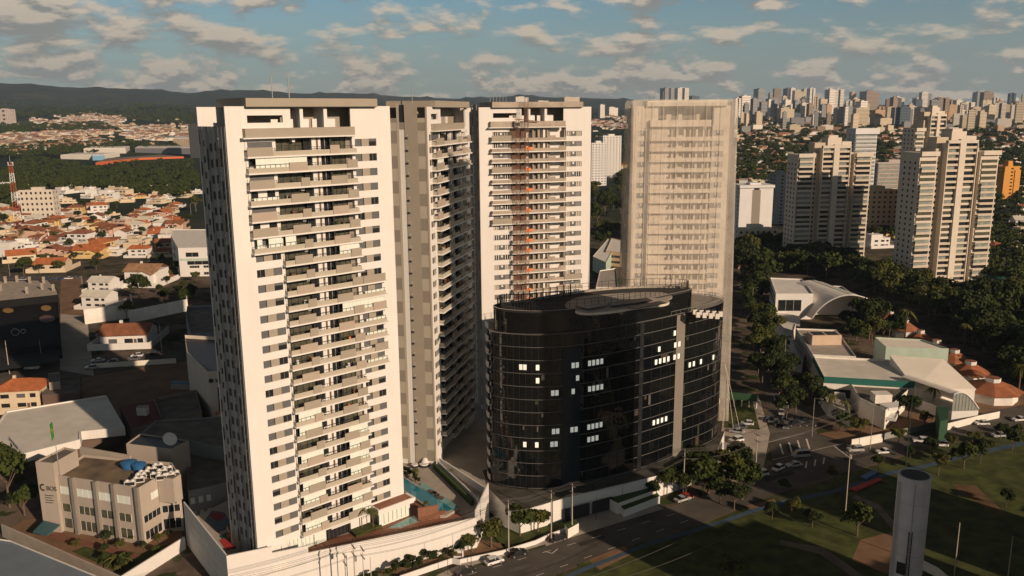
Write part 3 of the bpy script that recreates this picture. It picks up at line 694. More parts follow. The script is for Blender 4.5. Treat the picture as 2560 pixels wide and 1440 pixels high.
    strip('stone_strip',*G(1688,1148,6)[:2],*G(1716,1140,6)[:2],pale,6,44.3)
    strip('dark_joint',*G(1596,1177,6)[:2],*G(1604,1176,6)[:2],dglass,6,44.4,.12)  # dark glass strip marking the joint between the two shells
    # bright office panes with a weak glow in their material: (px,py,panes)
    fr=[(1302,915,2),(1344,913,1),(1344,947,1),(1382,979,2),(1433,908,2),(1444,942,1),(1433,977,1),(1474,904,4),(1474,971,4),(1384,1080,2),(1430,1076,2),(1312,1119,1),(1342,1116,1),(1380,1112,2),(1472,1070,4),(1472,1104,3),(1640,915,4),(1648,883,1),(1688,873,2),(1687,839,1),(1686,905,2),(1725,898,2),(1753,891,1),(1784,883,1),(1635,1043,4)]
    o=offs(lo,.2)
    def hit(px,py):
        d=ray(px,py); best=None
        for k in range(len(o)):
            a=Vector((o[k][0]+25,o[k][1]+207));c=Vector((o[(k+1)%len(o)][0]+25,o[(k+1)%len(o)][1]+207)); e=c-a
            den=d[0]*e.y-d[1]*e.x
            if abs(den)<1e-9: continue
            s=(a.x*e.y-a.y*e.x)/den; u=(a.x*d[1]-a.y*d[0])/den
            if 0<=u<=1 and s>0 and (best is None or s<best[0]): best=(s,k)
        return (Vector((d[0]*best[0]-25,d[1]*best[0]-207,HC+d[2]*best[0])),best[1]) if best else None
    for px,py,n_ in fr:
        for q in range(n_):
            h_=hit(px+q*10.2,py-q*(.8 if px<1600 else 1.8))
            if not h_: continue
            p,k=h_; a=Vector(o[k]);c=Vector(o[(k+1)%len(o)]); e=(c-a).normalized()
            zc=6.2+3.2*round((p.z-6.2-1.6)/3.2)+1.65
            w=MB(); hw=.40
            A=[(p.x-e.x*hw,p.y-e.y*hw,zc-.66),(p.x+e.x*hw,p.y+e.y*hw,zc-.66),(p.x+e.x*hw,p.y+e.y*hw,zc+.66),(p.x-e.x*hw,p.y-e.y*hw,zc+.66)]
            w.poly(A,glow_pane); w.build('glowing_pane',t)
    # blinds in muted tones scattered over the glass
    rb=random.Random(12); bm=[mat('dim_blind_%s'%n_,c_,.5,.2,1.) for n_,c_ in (('grey',(.045,.047,.045)),('brown',(.06,.045,.03)),('green',(.03,.042,.025)),('pale',(.11,.105,.095)))]
    ob=offs(lo,.04); cand=[j for j in range(len(lo)) if lo[j][1]+207<lo[j][0]*.62+225]
    for i in range(84):
        j=rb.choice(cand[:-1]); k=(j+1)%len(lo); fl_=rb.randrange(11); z=6.5+3.2*fl_; a=Vector(ob[j]);c=Vector(ob[k]); u0=rb.choice([0,.5]); u1=u0+rb.choice([.5,.5,1.]); u1=min(1,u1); p=a.lerp(c,u0);q=a.lerp(c,u1); hh=rb.choice([2.6,1.3,.9,2.6])
        w=MB(); w.poly([(p.x,p.y,z+2.7-hh),(q.x,q.y,z+2.7-hh),(q.x,q.y,z+2.7),(p.x,p.y,z+2.7)],rb.choice(bm)); w.build('blind',t)
    # roof: parapet rim, oval terrace, solar panels, railings, plant
    rm=MB(); a_=offs(up,.05); b_=offs(up,-.45); n=len(up)
    for j in range(n):
        k=(j+1)%n
        rm.poly([(a_[j][0],a_[j][1],49.6),(a_[k][0],a_[k][1],49.6),(a_[k][0],a_[k][1],50.1),(a_[j][0],a_[j][1],50.1)],line)
        rm.poly([(b_[k][0],b_[k][1],49.6),(b_[j][0],b_[j][1],49.6),(b_[j][0],b_[j][1],50.1),(b_[k][0],b_[k][1],50.1)],pave)
        rm.poly([(a_[j][0],a_[j][1],50.1),(a_[k][0],a_[k][1],50.1),(b_[k][0],b_[k][1],50.1),(b_[j][0],b_[j][1],50.1)],pave)
    rm.build('parapet',t)
    ov=GP([(1402,768),(1410,754),(1440,742),(1500,735),(1600,729),(1660,729),(1690,738),(1686,748),(1640,758),(1560,770),(1480,779),(1425,778)],49.7)
    ov=[(x-25,y-207) for x,y in ov]; cx_=sum(p[0] for p in ov)/len(ov); cy_=sum(p[1] for p in ov)/len(ov); ov=[(cx_+(x-cx_)*.92,cy_+(y-cy_)*.9) for x,y in ov]; tr=MB(); tr.prism(closed_spline(ov,4),49.6,49.75,pave,pave); tr.build('roof_terrace',t)
    ov=GP([(1440,772),(1500,752),(1620,744),(1668,748),(1665,758),(1600,766),(1520,778),(1460,781)],50.4); ov=[(x-25,y-207) for x,y in ov]
    tr=MB(); tr.prism(closed_spline(ov,4),49.75,50.3,mat('cream_roof_coping',(.58,.53,.45),.8),pave); tr.build('oval_roof',t)
    rk=MB(); c2=offs(up,-.9)
    for j in range(0,n):
        x,y=c2[j]; rk.box(x-.05,x+.05,y-.05,y+.05,50,52.1,black)
        k=(j+1)%n; rk.bar((x,y,52.1),(c2[k][0],c2[k][1],52.1),.05,black,n=4); rk.bar((x,y,51.2),(c2[k][0],c2[k][1],51.2),.03,black,n=4)
    rk.build('roof_railing',t)
    lv=MB(); o3=offs(up,-1.6)
    for j in range(n):
        if o3[j][0]+25<16 and o3[j][1]+207>193.5:
            x,y=o3[j]; lv.box(x-.12,x+.12,y-.9,y+.3,49.6,52.6,black); lv.box(x-.06,x+.06,y-2.5,y-.9,52.2,52.5,black)
    lv.build('louvre_frames',t)
    for nm,pa,pb,pc,pd in (('solar_panel',(1437,764),(1500,757),(1516,764),(1470,772)),('solar_panel',(1520,756),(1617,744),(1632,751),(1528,765)),('solar_panel',(1566,768),(1650,752),(1666,757),(1590,771))):
        P=[G(*q,50.8) for q in (pa,pb,pc,pd)]; s=MB(); P=[(p.x-25,p.y-207) for p in P]; s.prism(P,50.65,50.8,solar)
        s.build(nm,t)
        
    # roof plant on the low right-hand step
    for i in range(9):
        p=G(1737+i*8,775+(i%2)*6+i*.6,45.6); s=MB(); s.box(p.x-25-.5,p.x-25+.5,p.y-207-.5,p.y-207+.5,44.45,45.8,offw); s.bar((p.x-25,p.y-207,45.8),(p.x-25,p.y-207,46.),.4,black,n=8); s.build('air_conditioner',t)
    r=MB(); o4=offs(lo,-.2); n=len(o4)
    for j in range(n):
        k=(j+1)%n
        if o4[j][0]+25>40: r.bar((*o4[j],45.5),(*o4[k],45.5),.05,steel,n=4); r.bar((*o4[j],44.4),(*o4[j],45.5),.04,steel,n=4)
    r.build('edge_railing',t)
glass_office()
# ------------------------------------------------------------------ podium and garden of the white tower
def local(poly,c): return [(x-c[0],y-c[1]) for x,y in poly]
def podium():
    Pa=GP([(566,1390)],10.4)[0]; Pb=(-8.3,171.4); Pc=(-5.9,185.2)
    back=GP([(458,1255)],10.4)[0]
    c=(-40,175); t=thing('podium','white podium wall under the nearest tower, wrapping its raised garden','podium',(c[0],c[1],0))
    bk2=(-45,225)
    P=local([Pa,Pb,Pc,(-14,200),(-18.5,203.2),(-30,206),bk2,back],c)
    m=MB(); m.prism(P,0,5.6,white,pave); m.build('podium_body',t)
    w=MB()
    def wall(a,b,z0,z1,th=.3,mt=white):
        a=Vector(a);b=Vector(b); d=(b-a).normalized(); n=Vector((-d.y,d.x))*th
        w.prism([tuple(a),tuple(b),tuple(b+n),tuple(a+n)],z0,z1,mt)
    corner=Vector((-51.45,154.4))
    L=[Vector(p) for p in local([Pa,(-49.4,154.2)],c)]
    a=Vector(Pa)-Vector(c); b=Vector(Pb)-Vector(c); d=(b-a)
    wall(a,a+d*.165,5.6,10.4); wall(a+d*.165,a+d*.30,5.6,9.0); wall(a+d*.30,b,5.6,7.4)
    wall(b,Vector(Pc)-Vector(c),5.6,9.2); wall(Vector(back)-Vector(c),a,5.6,10.4)
    wall(Vector((-5.9,185.2))-Vector(c),Vector((-19,204))-Vector(c),5.6,7.6)
    w.build('parapet_wall',t)
    # panels and joints on the wall
    pj_=MB(); dn=Vector((d.y,-d.x)).normalized()
    for u0,u1,z0,z1 in ((.08,.11,3.5,5.3),(.16,.22,4.4,6.6),(.40,.43,4.6,6.4),(.445,.49,4.8,6.6)):
        p=a+d*u0; q=a+d*u1; MB().prism([tuple(p+dn*.05),tuple(q+dn*.05),tuple(q),tuple(p)],z0,z1,offw).build('wall_panel',t)
    bb=Vector(back)-Vector(c); e=a-bb; en=Vector((e.y,-e.x)).normalized()*(-1)
    for r_ in range(3):
        for q in range(5):
            p=bb+e*(.15+.17*q); s=bb+e*(.15+.17*q+.10); nn=Vector((e.y,-e.x)).normalized()
            MB().prism([tuple(p+nn*.05),tuple(s+nn*.05),tuple(s),tuple(p)],2.+r_*2.3,2.9+r_*2.3,sheet).build('louvre',t)
    rl=MB()
    for i in range(30):
        p=a+d*(.20+.8*i/29)+Vector((-dn.x,-dn.y))*.15; zb=9. if .2+.8*i/29<.3 else 7.4; rl.bar((p.x,p.y,zb),(p.x,p.y,zb+1.),.03,black,n=4)
    p=a+d*.30-dn*.15;q=b-dn*.15; rl.bar((p.x,p.y,8.4),(q.x,q.y,8.4),.035,black,n=4)
    rl.build('railing',t)
    Z=5.6
    def Q(lst,z=Z): return GP(lst,z)
    def surf(name,lst,z,m,th=.1,kind=None,label=None,cat=None):
        s=MB(); s.prism(Q(lst,z),z-th,z,m); o=s.build(name); 
        if kind: o['kind']=kind
        else: tag(o,label,cat)
        return o
    surf('timber_terrace',[(960,1290),(1012,1245),(1170,1290),(1145,1308),(1040,1330),(930,1355),(850,1365),(760,1385),(735,1370),(870,1335)],5.68,deckw,.08,'structure')
    surf('pool_terrace',[(1008,1165),(1085,1165),(1190,1275),(1140,1290),(1008,1200)],5.66,pave,.06,'structure')
    surf('raised_lawn',[(872,1322),(905,1300),(955,1312),(890,1338)],6.3,grassm,.7,'structure')
    # swimming pool > basin, coping
    t2=thing('swimming_pool','long turquoise swimming pool beside the nearest white tower','pool',(0,0,0))
    s=MB(); s.prism(Q([(1006,1186),(1020,1196),(1148,1271),(1116,1288),(1100,1289),(1006,1226)],6.3),5.7,6.3,pave); s.build('coping',t2)
    s=MB(); s.prism(Q([(1007,1192),(1036,1212),(1146,1268),(1100,1284),(1007,1222)],6.33),6.3,6.33,water); s.build('pool_surface',t2)
    s=MB(); s.prism(Q([(1046,1212),(1062,1208),(1146,1266),(1130,1272)],6.36),6.33,6.36,waterL); s.build('shallow_shelf',t2)
    s=MB(); 
    for x0,y0 in ((1082,1230),(1092,1238),(1075,1225)): s.prism(Q([(x0,y0),(x0+18,y0+6),(x0+14,y0+12),(x0-4,y0+5)],6.4),6.36,6.6,brown)
    s.build('pool_lounger',t2)
    t2=thing('swimming_pool','small triangular pool sunk in the timber terrace','pool',(0,0,0))
    s=MB(); s.prism(Q([(972,1318),(1035,1290),(1045,1302),(1000,1318)],5.75),5.68,5.75,waterL); s.build('pool_surface',t2)
    s=MB(); s.prism(Q([(968,1321),(1035,1287),(1050,1303),(1000,1321)],5.71),5.68,5.71,pave); s.build('coping',t2)
    # rusty screen by the pool
    p=G(1070,1300,5.7); s=thing('screen_wall','rust brown timber screen wall beside the long pool','screen wall',(p.x,p.y,5.68),R(20))
    q=MB(); q.box(-2.2,2.4,0,.4,0,3.2,deckw); q.box(2.4,4.2,0,.4,0,1.6,deckw); q.build('boarding',s)
    # dividing wall with hedge
    s=thing('garden_wall','low white garden wall with a dark hedge, right of the long pool','garden wall',(0,0,0))
    a0=G(1094,1155,7.2); b0=G(1194,1248,7.2); b1=G(1196,1270,7.2); q=MB()
    def wl2(a,b,z0,z1,th,m):
        a=Vector(a[:2]);b=Vector(b[:2]); dd=(b-a).normalized(); n=Vector((-dd.y,dd.x))*th; q.prism([tuple(a),tuple(b),tuple(b+n),tuple(a+n)],z0,z1,m)
    wl2(a0,b0,5.5,7.4,.25,white); wl2(b0,b1,5.5,8.2,.25,white); q.build('wall',s)
    q=MB(); wl2(a0-Vector((1.3,.3,0)),b0-Vector((1.6,.2,0)),5.6,7.,.8,hedge); q.build('hedge',s)
    for lx,ly,sz in ((1037,1162,1.1),(1060,1160,1.5)):
        p=G(lx,ly,6.2); s=thing('daybed','round cream daybed '+('with a white canopy on' if sz>1.3 else 'left of the canopied daybed on')+' the pool terrace','daybed',(p.x,p.y,5.66))
        q=MB(); q.bar((0,0,0),(0,0,.5),sz*.9,black,n=14); q.bar((0,0,.5),(0,0,.75),sz*.8,white,n=14); q.build('mattress',s)
        if sz>1.3: q=MB(); q.bar((.2,.3,.8),(.2,.6,2.),1.1,white,.5,n=14); q.build('canopy',s)
    # playground on the left corner of the podium
    p=G(585,1345,6); s=thing('play_house','wooden play house with a slide on the podium playground','play house',(p.x,p.y,5.66),R(40))
    wd=mat('orange_timber',(.38,.16,.06),.8,.2,1.)
    q=MB(); [q.box(x-.07,x+.07,y-.07,y+.07,0,2.6,wd) for x in(-1,1) for y in(-1,1)]; q.box(-1.1,1.1,-1.1,1.1,1.2,1.4,wd); q.build('frame',s)
    q=MB(); q.poly([(-1.4,-1.3,2.5),(1.4,-1.3,2.5),(1.4,0,3.6),(-1.4,0,3.6)],brown); q.poly([(-1.4,0,3.6),(1.4,0,3.6),(1.4,1.3,2.5),(-1.4,1.3,2.5)],brown); q.build('roof',s)
    q=MB(); q.poly([(1,-.4,1.3),(3.2,-.4,.1),(3.2,.4,.1),(1,.4,1.3)],orange); q.build('slide',s)
    surf('play_surface',[(548,1340),(580,1372),(640,1362),(628,1330),(590,1318)],5.69,greenp,.05,'structure')
    surf('play_surface',[(548,1350),(566,1376),(590,1368),(565,1345)],5.71,redp,.03,'structure')
    surf('ball_court',[(512,1300),(545,1330),(585,1315),(560,1280),(530,1276)],5.69,mat('blue_grey_court',(.09,.12,.15),.8),.05,'structure')
    surf('ball_court',[(520,1288),(545,1304),(566,1290),(545,1280)],5.71,mat('maroon_court',(.22,.03,.03),.8),.03,'structure')
podium()
# office terrace walls
def office_base():
    t=thing('terrace_wall','long pale terrace wall with garage mouths in front of the black glass building','retaining wall',(0,0,0))
    top=GP([(1223,1222),(1262,1262),(1300,1278),(1430,1240),(1640,1190),(1700,1172),(1790,1135)],5.8)
    bk=[(60,225),(50,235),(10,215),(-8,200)]
    m=MB(); m.prism(top+bk,0,5.8,white,mat('dark_terrace',(.07,.065,.055),.9,.35,.4)); m.build('wall',t)
    g=MB()
    a=Vector(top[2]);b=Vector(top[4]); d=(b-a); n=Vector((d.y,-d.x)).normalized()*.12
    for u0,u1 in ((.30,.345),(.36,.49),(.51,.66)):
        p=a+d*u0;q=a+d*u1; g.prism([tuple(p+n),tuple(q+n),tuple(q),tuple(p)],0.2,3.4,black)
    g.build('garage_door',t)
    for nm,pts,zt in (('planter_box',[(1545,1258),(1640,1228),(1650,1240),(1560,1275)],2.0),('planter_box',[(1520,1245),(1630,1210),(1640,1224),(1545,1258)],3.0)):
        s=MB(); s.prism(GP(pts,zt),0,zt,white,hedge); s.build(nm,t)
    s=MB(); s.prism(GP([(1412,1310),(1440,1297),(1447,1308),(1420,1323)],2.4),0,2.4,offw,hedge); s.build('planter_box',t)
    r=MB()
    for i in range(24):
        u=i/23; p=Vector(top[1]).lerp(Vector(top[2]),u); r.bar((p.x,p.y,5.8),(p.x,p.y,6.8),.03,black,n=4)
    r.build('railing',t)
    f=thing('front_wall','low white front wall running along the pavement','boundary wall',(0,0,0)); q=MB()
    P=GP([(1150,1400),(1262,1376),(1340,1352),(1372,1337),(1440,1312)],1.); 
    for a,b in zip(P[:-1],P[1:]):
        a=Vector(a);b=Vector(b); d=(b-a).normalized(); n=Vector((-d.y,d.x))*.25; q.prism([tuple(a),tuple(b),tuple(b+n),tuple(a+n)],0,1.1,white)
    P=GP([(1000,1440),(1130,1396),(1150,1400)],1.3)
    for a,b in zip(P[:-1],P[1:]):
        a=Vector(a);b=Vector(b); d=(b-a).normalized(); n=Vector((-d.y,d.x))*.25; q.prism([tuple(a),tuple(b),tuple(b+n),tuple(a+n)],0,1.3,white)
    q.build('wall',f); q=MB(); p=G(1146,1385,1.2); q.box(p.x-1.1,p.x+1.1,p.y,p.y+.5,0,2.,white); q.box(p.x-.8,p.x+.8,p.y-.04,p.y,.7,1.4,brown); q.build('gatehouse_pier',f)
office_base()
lay('tower_bed',GP([(940,1430),(1100,1385),(1190,1350),(1262,1362),(1262,1374),(1150,1399),(1130,1395),(1000,1438)]),.2,dirt)
lay('tower_bed',GP([(1225,1330),(1400,1290),(1440,1310),(1372,1335),(1262,1374)]),.2,grassm)
lay('shaded_court',GP([(1090,1160),(1190,1000),(1260,1000),(1230,1200),(1200,1250)],5.5),5.62,pave)
# ------------------------------------------------------------------ buildings from a footprint
def text(body,size,m,parent,loc,rot):
    c=bpy.data.curves.new('lettering','FONT'); c.body=body; c.size=size; c.extrude=.03
    o=bpy.data.objects.new('lettering',c); COL.objects.link(o); dg=bpy.context.evaluated_depsgraph_get()
    me=bpy.data.meshes.new_from_object(o.evaluated_get(dg)); COL.objects.unlink(o); bpy.data.objects.remove(o)
    me.materials.clear(); me.materials.append(m); o=bpy.data.objects.new('lettering',me); COL.objects.link(o)
    o.parent=parent; o.location=loc; o.rotation_euler=rot; return o
def bld(name,label,cat,P,z0,z1,wm,rm,wins=(),par=.5,group=None,pt=.25,zf=None):
    """P: world footprint. wins: (edge, [(z,h)], [(t0,t1)], material)"""
    A=sum(P[i][0]*P[(i+1)%len(P)][1]-P[(i+1)%len(P)][0]*P[i][1] for i in range(len(P)))
    c=(sum(p[0] for p in P)/len(P),sum(p[1] for p in P)/len(P)); Q=local(P,c); n=len(Q)
    t=thing(name,label,cat,(c[0],c[1],0),0,group)
    w=MB(); w.prism(Q,z0,z1,wm,rm); w.build('wall',t)
    if par:
        inn=[]
        for i in range(n):
            v=Vector(Q[i]); L=v.length; inn.append(tuple(v*(1-max(pt/L,.0)*1.3)))
        b=MB(); QQ=Q if A>0 else Q[::-1]; II=inn if A>0 else inn[::-1]
        for i in range(n):
            j=(i+1)%n; a=QQ[i];d=QQ[j];e=II[j];f=II[i]; z=z1+par
            b.poly([(*a,z1),(*d,z1),(*d,z),(*a,z)],wm); b.poly([(*e,z1),(*f,z1),(*f,z),(*e,z)],wm); b.poly([(*a,z),(*d,z),(*e,z),(*f,z)],wm)
        b.build('parapet',t)
    for (e,rows,cols,m) in wins:
        a=Vector(Q[e]);b_=Vector(Q[(e+1)%n]); d=b_-a; nn=Vector((d.y,-d.x)).normalized()*(1 if A>0 else -1)
        for z,h in rows:
            for t0,t1 in cols:
                p=a+d*t0;q=a+d*t1; s=MB(); 
                for k in range(1): s.prism([tuple(p+nn*.06),tuple(q+nn*.06),tuple(q-nn*.02),tuple(p-nn*.02)],z,z+h,m)
                ln=(q-p).length; k=max(1,int(ln/(1.25 if ln<7 else 3.5))); 
                for r_ in range(k+1):
                    x=p+(q-p)*(r_/k); dd=d.normalized()*.04; s.prism([tuple(x-dd+nn*.1),tuple(x+dd+nn*.1),tuple(x+dd),tuple(x-dd)],z-.05,z+h+.05,white if m is not shut else black)
                s.build('window',t)
    return t,Q
def cols(n,w=.6,a=0.,b=1.): return [(a+(b-a)*(i+.5-w/2)/n,a+(b-a)*(i+.5+w/2)/n) for i in range(n)]
# --- the taupe office by the bottom-left garden
beige=mat('beige_render',(.40,.35,.30),.85,.06,.25,fn=grime); beigeD=mat('dark_beige_pilaster',(.22,.20,.175),.85,.08,.3)
P=GP([(133,1187),(347,1220),(395,1193),(448,1187),(430,1157),(320,1147),(207,1137)],14.)
fc=[(.045,.14),(.20,.32),(.335,.45),(.40,.52)]
e0=[(.04,.155),(.215,.38),(.43,.555),(.60,.735)]
e0=[(.07,.17),(.27,.46),(.53,.68),(.74,.88)]
t,Q=bld('office_building','three-storey taupe office block with blue tanks and chillers on its stained roof','office block',P,0,13.4,beige,roofstain,
  [(0,[(9.6,1.9)],e0,curtain),(0,[(5.3,1.9),(1.2,2.3)],e0,oglass),(1,[(9.6,1.7)],[(.55,.9)],curtain),(1,[(5.2,1.6),(1.1,1.9)],[(.08,.95)],dglass),(2,[(5.2,1.6),(1.1,2.4)],[(.05,.9)],dglass)],par=.7)
pl=MB(); a=Vector(Q[0]);b_=Vector(Q[1]);d=b_-a;nn=Vector((d.y,-d.x)).normalized()
for u in (.0,.215,.49,.70,.965):
    p=a+d*u;q=a+d*(u+.035); pl.prism([tuple(p+nn*.7),tuple(q+nn*.7),tuple(q),tuple(p)],0,14.2,beigeD)
pl.build('pilaster',t)
# projecting top-floor box at the right end
pb=MB(); X=[(x-t.location.x,y-t.location.y) for x,y in GP([(393,1195),(433,1200),(452,1188),(430,1180)],14.)]; pb.prism(X,8.2,14.3,beige,roofg); pb.build('projecting_bay',t)
aw=MB(); X=[(x-t.location.x,y-t.location.y) for x,y in GP([(82,1330),(118,1338),(150,1312),(110,1302)],3.)]; aw.prism(X,2.8,3.1,mat('teal_awning',(.05,.13,.15),.5)); aw.build('awning',t)
P=GP([(88,1153),(132,1157),(193,1123),(160,1117)],17.5)
t2,Q2=bld('stair_tower','windowless taupe stair tower carrying dark lettering, left end of the taupe office','tower',P,0,17.,beige,roofg,par=.4)
a=Vector(Q2[0]);b_=Vector(Q2[1]);d=(b_-a); ang=math.atan2(d.y,d.x); nn=Vector((d.y,-d.x)).normalized()
p=a+d*.46+nn*.12
dk=mat('dark_lettering',(.05,.045,.045),.6)
text('BOS',1.5,dk,t2,(p.x,p.y,10.6),(R(90),0,ang))
lg=MB(); pc=a+d*.27+nn*.12
dn=d.normalized()
for k in range(14):
    t0=R(60)+k/14*R(240); t1=R(60)+(k+1)/14*R(240)
    def pt_(r,th): 
        return (pc.x+dn.x*r*math.cos(th),pc.y+dn.y*r*math.cos(th),11.2+r*math.sin(th))
    lg.poly([pt_(.9,t0),pt_(.5,t0),pt_(.5,t1),pt_(.9,t1)],dk)
lg.build('emblem',t2)
q=MB()
for i in range(4): q.prism([tuple(a+d*.3+nn*.1),tuple(a+d*(.8-.1*(i%2))+nn*.1),tuple(a+d*(.8-.1*(i%2))),tuple(a+d*.3)],9.2-i*.6,9.35-i*.6,dk)
q.build('small_lettering',t2)
for nm,(x,y),rr_ in (('left one of two blue water tanks on the taupe office roof',(322,1158),1.9),('right one of two blue water tanks on the taupe office roof',(347,1163),1.6)):
    p=G(x,y,14.6); s=thing('water_tank',nm,'water tank',(p.x,p.y,13.45)); q=MB(); q.bar((0,0,0),(0,0,1.5),rr_*.8,bluem,rr_,n=18); q.build('tank',s); q=MB(); q.bar((0,0,1.5),(0,0,1.9),rr_*1.02,bluem,rr_*.5,n=18); q.build('lid',s)
cpos=[(325,1205),(347,1196),(360,1180),(378,1172),(395,1163),(352,1187),(390,1185),(405,1177),(425,1187),(404,1190),(418,1170),(435,1182)]
s0=None
for i,(x,y) in enumerate(cpos):
    p=G(x,y,14.5)
    if s0 is None:
        s=thing('air_chiller','cream twin-fan chiller on the taupe office roof','air conditioner',(p.x,p.y,13.45),R(12),'chillers on the taupe office roof'); q=MB(); q.box(-1.15,1.15,-.5,.5,.2,1.35,white); q.box(-1.05,1.05,-.52,-.5,.4,1.2,black); q.build('casing',s)
        for u in (-.6,.6): q=MB(); q.bar((u,0,1.35),(u,0,1.65),.36,white,.3,n=10); q.build('fan',s)
        s0=proto(s)
    else: dup(s0,(p.x,p.y,13.45),R(12+ (i%3)*5))
# flag
p=G(150,1187,14); s=thing('flagpole','tall flagpole with a green and yellow flag by the stair tower','flagpole',(p.x,p.y,13.5))
q=MB(); q.bar((0,0,0),(-.2,0,14),.09,steel,.05); q.build('pole',s); q=MB(); q.poly([(-.1,0,10),(-.2,0,13.6),(-1.2,.4,12.6),(-1.0,.2,8.6)],mat('flag_green',(.05,.28,.06),.7)); q.poly([(-.4,.02,10.6),(-.5,.02,12.),(-.9,.2,11.4)],yellowp); q.build('flag',s)
# garden walls of the taupe office
def wallrun(name,label,pts,z,h,m,th=.3,z0=0):
    t=thing(name,label,'wall',(0,0,0)); q=MB(); P=GP(pts,z)
    for a,b in zip(P[:-1],P[1:]):
        a=Vector(a);b=Vector(b); d=(b-a).normalized(); n=Vector((-d.y,d.x))*th; q.prism([tuple(a),tuple(b),tuple(b+n),tuple(a+n)],z0,h,m)
    q.build('wall',t); return t
wallrun('boundary_wall','grey concrete boundary wall below the taupe office garden',[(2,1312),(305,1445)],3.,3.,pave,.4)
wallrun('boundary_wall','sunlit white boundary wall between the taupe office garden and the podium',[(305,1440),(462,1342)],3.,3.,white)
wallrun('boundary_wall','low beige wall between the grey shed roof and the taupe office roof',[(200,1124),(325,1146)],14.2,14.9,beige,.4,10)
lay('office_garden',GP([(20,1325),(300,1445),(460,1345),(420,1290),(200,1290),(60,1300)]),.15,dirt)
lay('office_garden',GP([(180,1380),(300,1436),(400,1380),(430,1360),(350,1385),(230,1360)]),.18,grassm)
lay('office_path',GP([(100,1340),(340,1400),(352,1388),(150,1335)]),.2,mat('red_brick_paving',(.20,.09,.06),.9,.15,.8))
# blue-grey roof at the bottom-left corner
P=GP([(-60,1340),(25,1352),(240,1440),(300,1500),(-60,1560)],4.)
bld('warehouse','blue-grey sheet roof cut by the bottom left corner, with a white gutter','warehouse',P,0,3.9,offw,mat('blue_grey_sheet',(.17,.21,.25),.5,.1,.2,fn=stripes(0,.7,.9,.1)),par=.25)
# big grey shed
P=GP([(5,1147),(-60,1130),(15,1027),(265,987),(312,1067),(203,1078),(200,1098)],8.)
bld('warehouse','broad grey sheet-metal shed roof with white fascia, half in shadow','warehouse',P,5.4,7.6,white,sheet,par=.35,pt=.5)
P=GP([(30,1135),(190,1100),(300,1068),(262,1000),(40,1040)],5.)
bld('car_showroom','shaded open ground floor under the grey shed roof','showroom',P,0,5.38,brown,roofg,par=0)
# block with solar roof and satellite dish
P=GP([(315,1108),(430,1122),(472,1100),(350,1083)],15.)
t,Q=bld('office_block','taupe block with dark solar roof and a white satellite dish','office block',P,0,14.6,beige,solar,[(0,[(9.2,1.8)],[(.33,.5),(.52,.6)],oglass)],par=.3)
p=G(428,1092,17)-t.location; q=MB(); q.bar((p.x,p.y,14.7),(p.x,p.y,16),.1,steel)
import itertools
for k in range(4):
    r0,r1=k*.45,(k+1)*.45; 
    for j in range(16):
        a0,a1=j*math.pi/8,(j+1)*math.pi/8
        f_=lambda r,a:(p.x+r*math.cos(a),p.y-.6+ -r*r*.05 + .0,16.8+r*math.sin(a))
        f_=lambda r,a:(p.x+r*math.cos(a),p.y-.4-.14*r*r,16.8+r*math.sin(a)*.95)
        q.poly([f_(r0,a0),f_(r1,a0),f_(r1,a1),f_(r0,a1)],white)
q.build('satellite_dish',t)
P=GP([(472,1100),(352,1082),(390,1050),(560,1040),(580,1120)],12.)
bld('office_block','long dark-roofed wing squeezed between the dish block and the nearest tower','office block',P,0,11.5,mat('grey_render',(.24,.245,.25),.8,.08,.3),roofg,[(0,[(7.5,1.6),(3.5,1.6)],[(.1,.4)],dglass)],par=.4)
P=GP([(470,1232),(470,1130),(575,1120),(600,1200),(530,1220)],8.)
bld('annex','shaded grey annex with pale windows tucked left of the nearest tower','annex',P,0,8,mat('grey_render2',(.26,.26,.26),.8,.08,.3),roofg,[(4,[(5,1.5),(1.5,1.5)],cols(3,.5),curtain)],par=.4)
# building with the second sign, against the tower
P=GP([(468,885),(510,925),(520,935),(600,930),(600,850),(462,842)],16.)
t,Q=bld('office_building','cream corner building with a round dark emblem and red lettering, behind the nearest tower','office block',P,0,15.5,mat('cream_render',(.60,.54,.46),.85,.06,.3),solar,[(2,[(3.5,8.)],[(.25,.95)],dglass)],par=1.2)
a=Vector(Q[2]);b_=Vector(Q[3]);d=(b_-a); ang=math.atan2(d.y,d.x); nn=Vector((d.y,-d.x)).normalized()
p=a+d*.08+nn*.2; text('BOS',1.6,dk,t,(p.x+1.2*d.normalized().x,p.y+1.2*d.normalized().y,13.2),(R(90),0,ang))
q=MB(); q.bar((p.x,p.y,13.8),(p.x+nn.x*.05,p.y+nn.y*.05,13.8),.75,dk,n=14); q.build('emblem',t)
p=a+d*.15+nn*.9; red_l=mat('red_lettering',(.75,.06,.03),.6); text('FARMA',1.7,red_l,t,(p.x,p.y,2.6),(R(90),0,ang))
q=MB(); 
for i in range(6): q.prism([tuple(a+d*.2+nn*.8),tuple(a+d*.95+nn*.8),tuple(a+d*.95+nn*.7),tuple(a+d*.2+nn*.7)],.3+i*.36,.5+i*.36,white)
q.build('louvre',t)
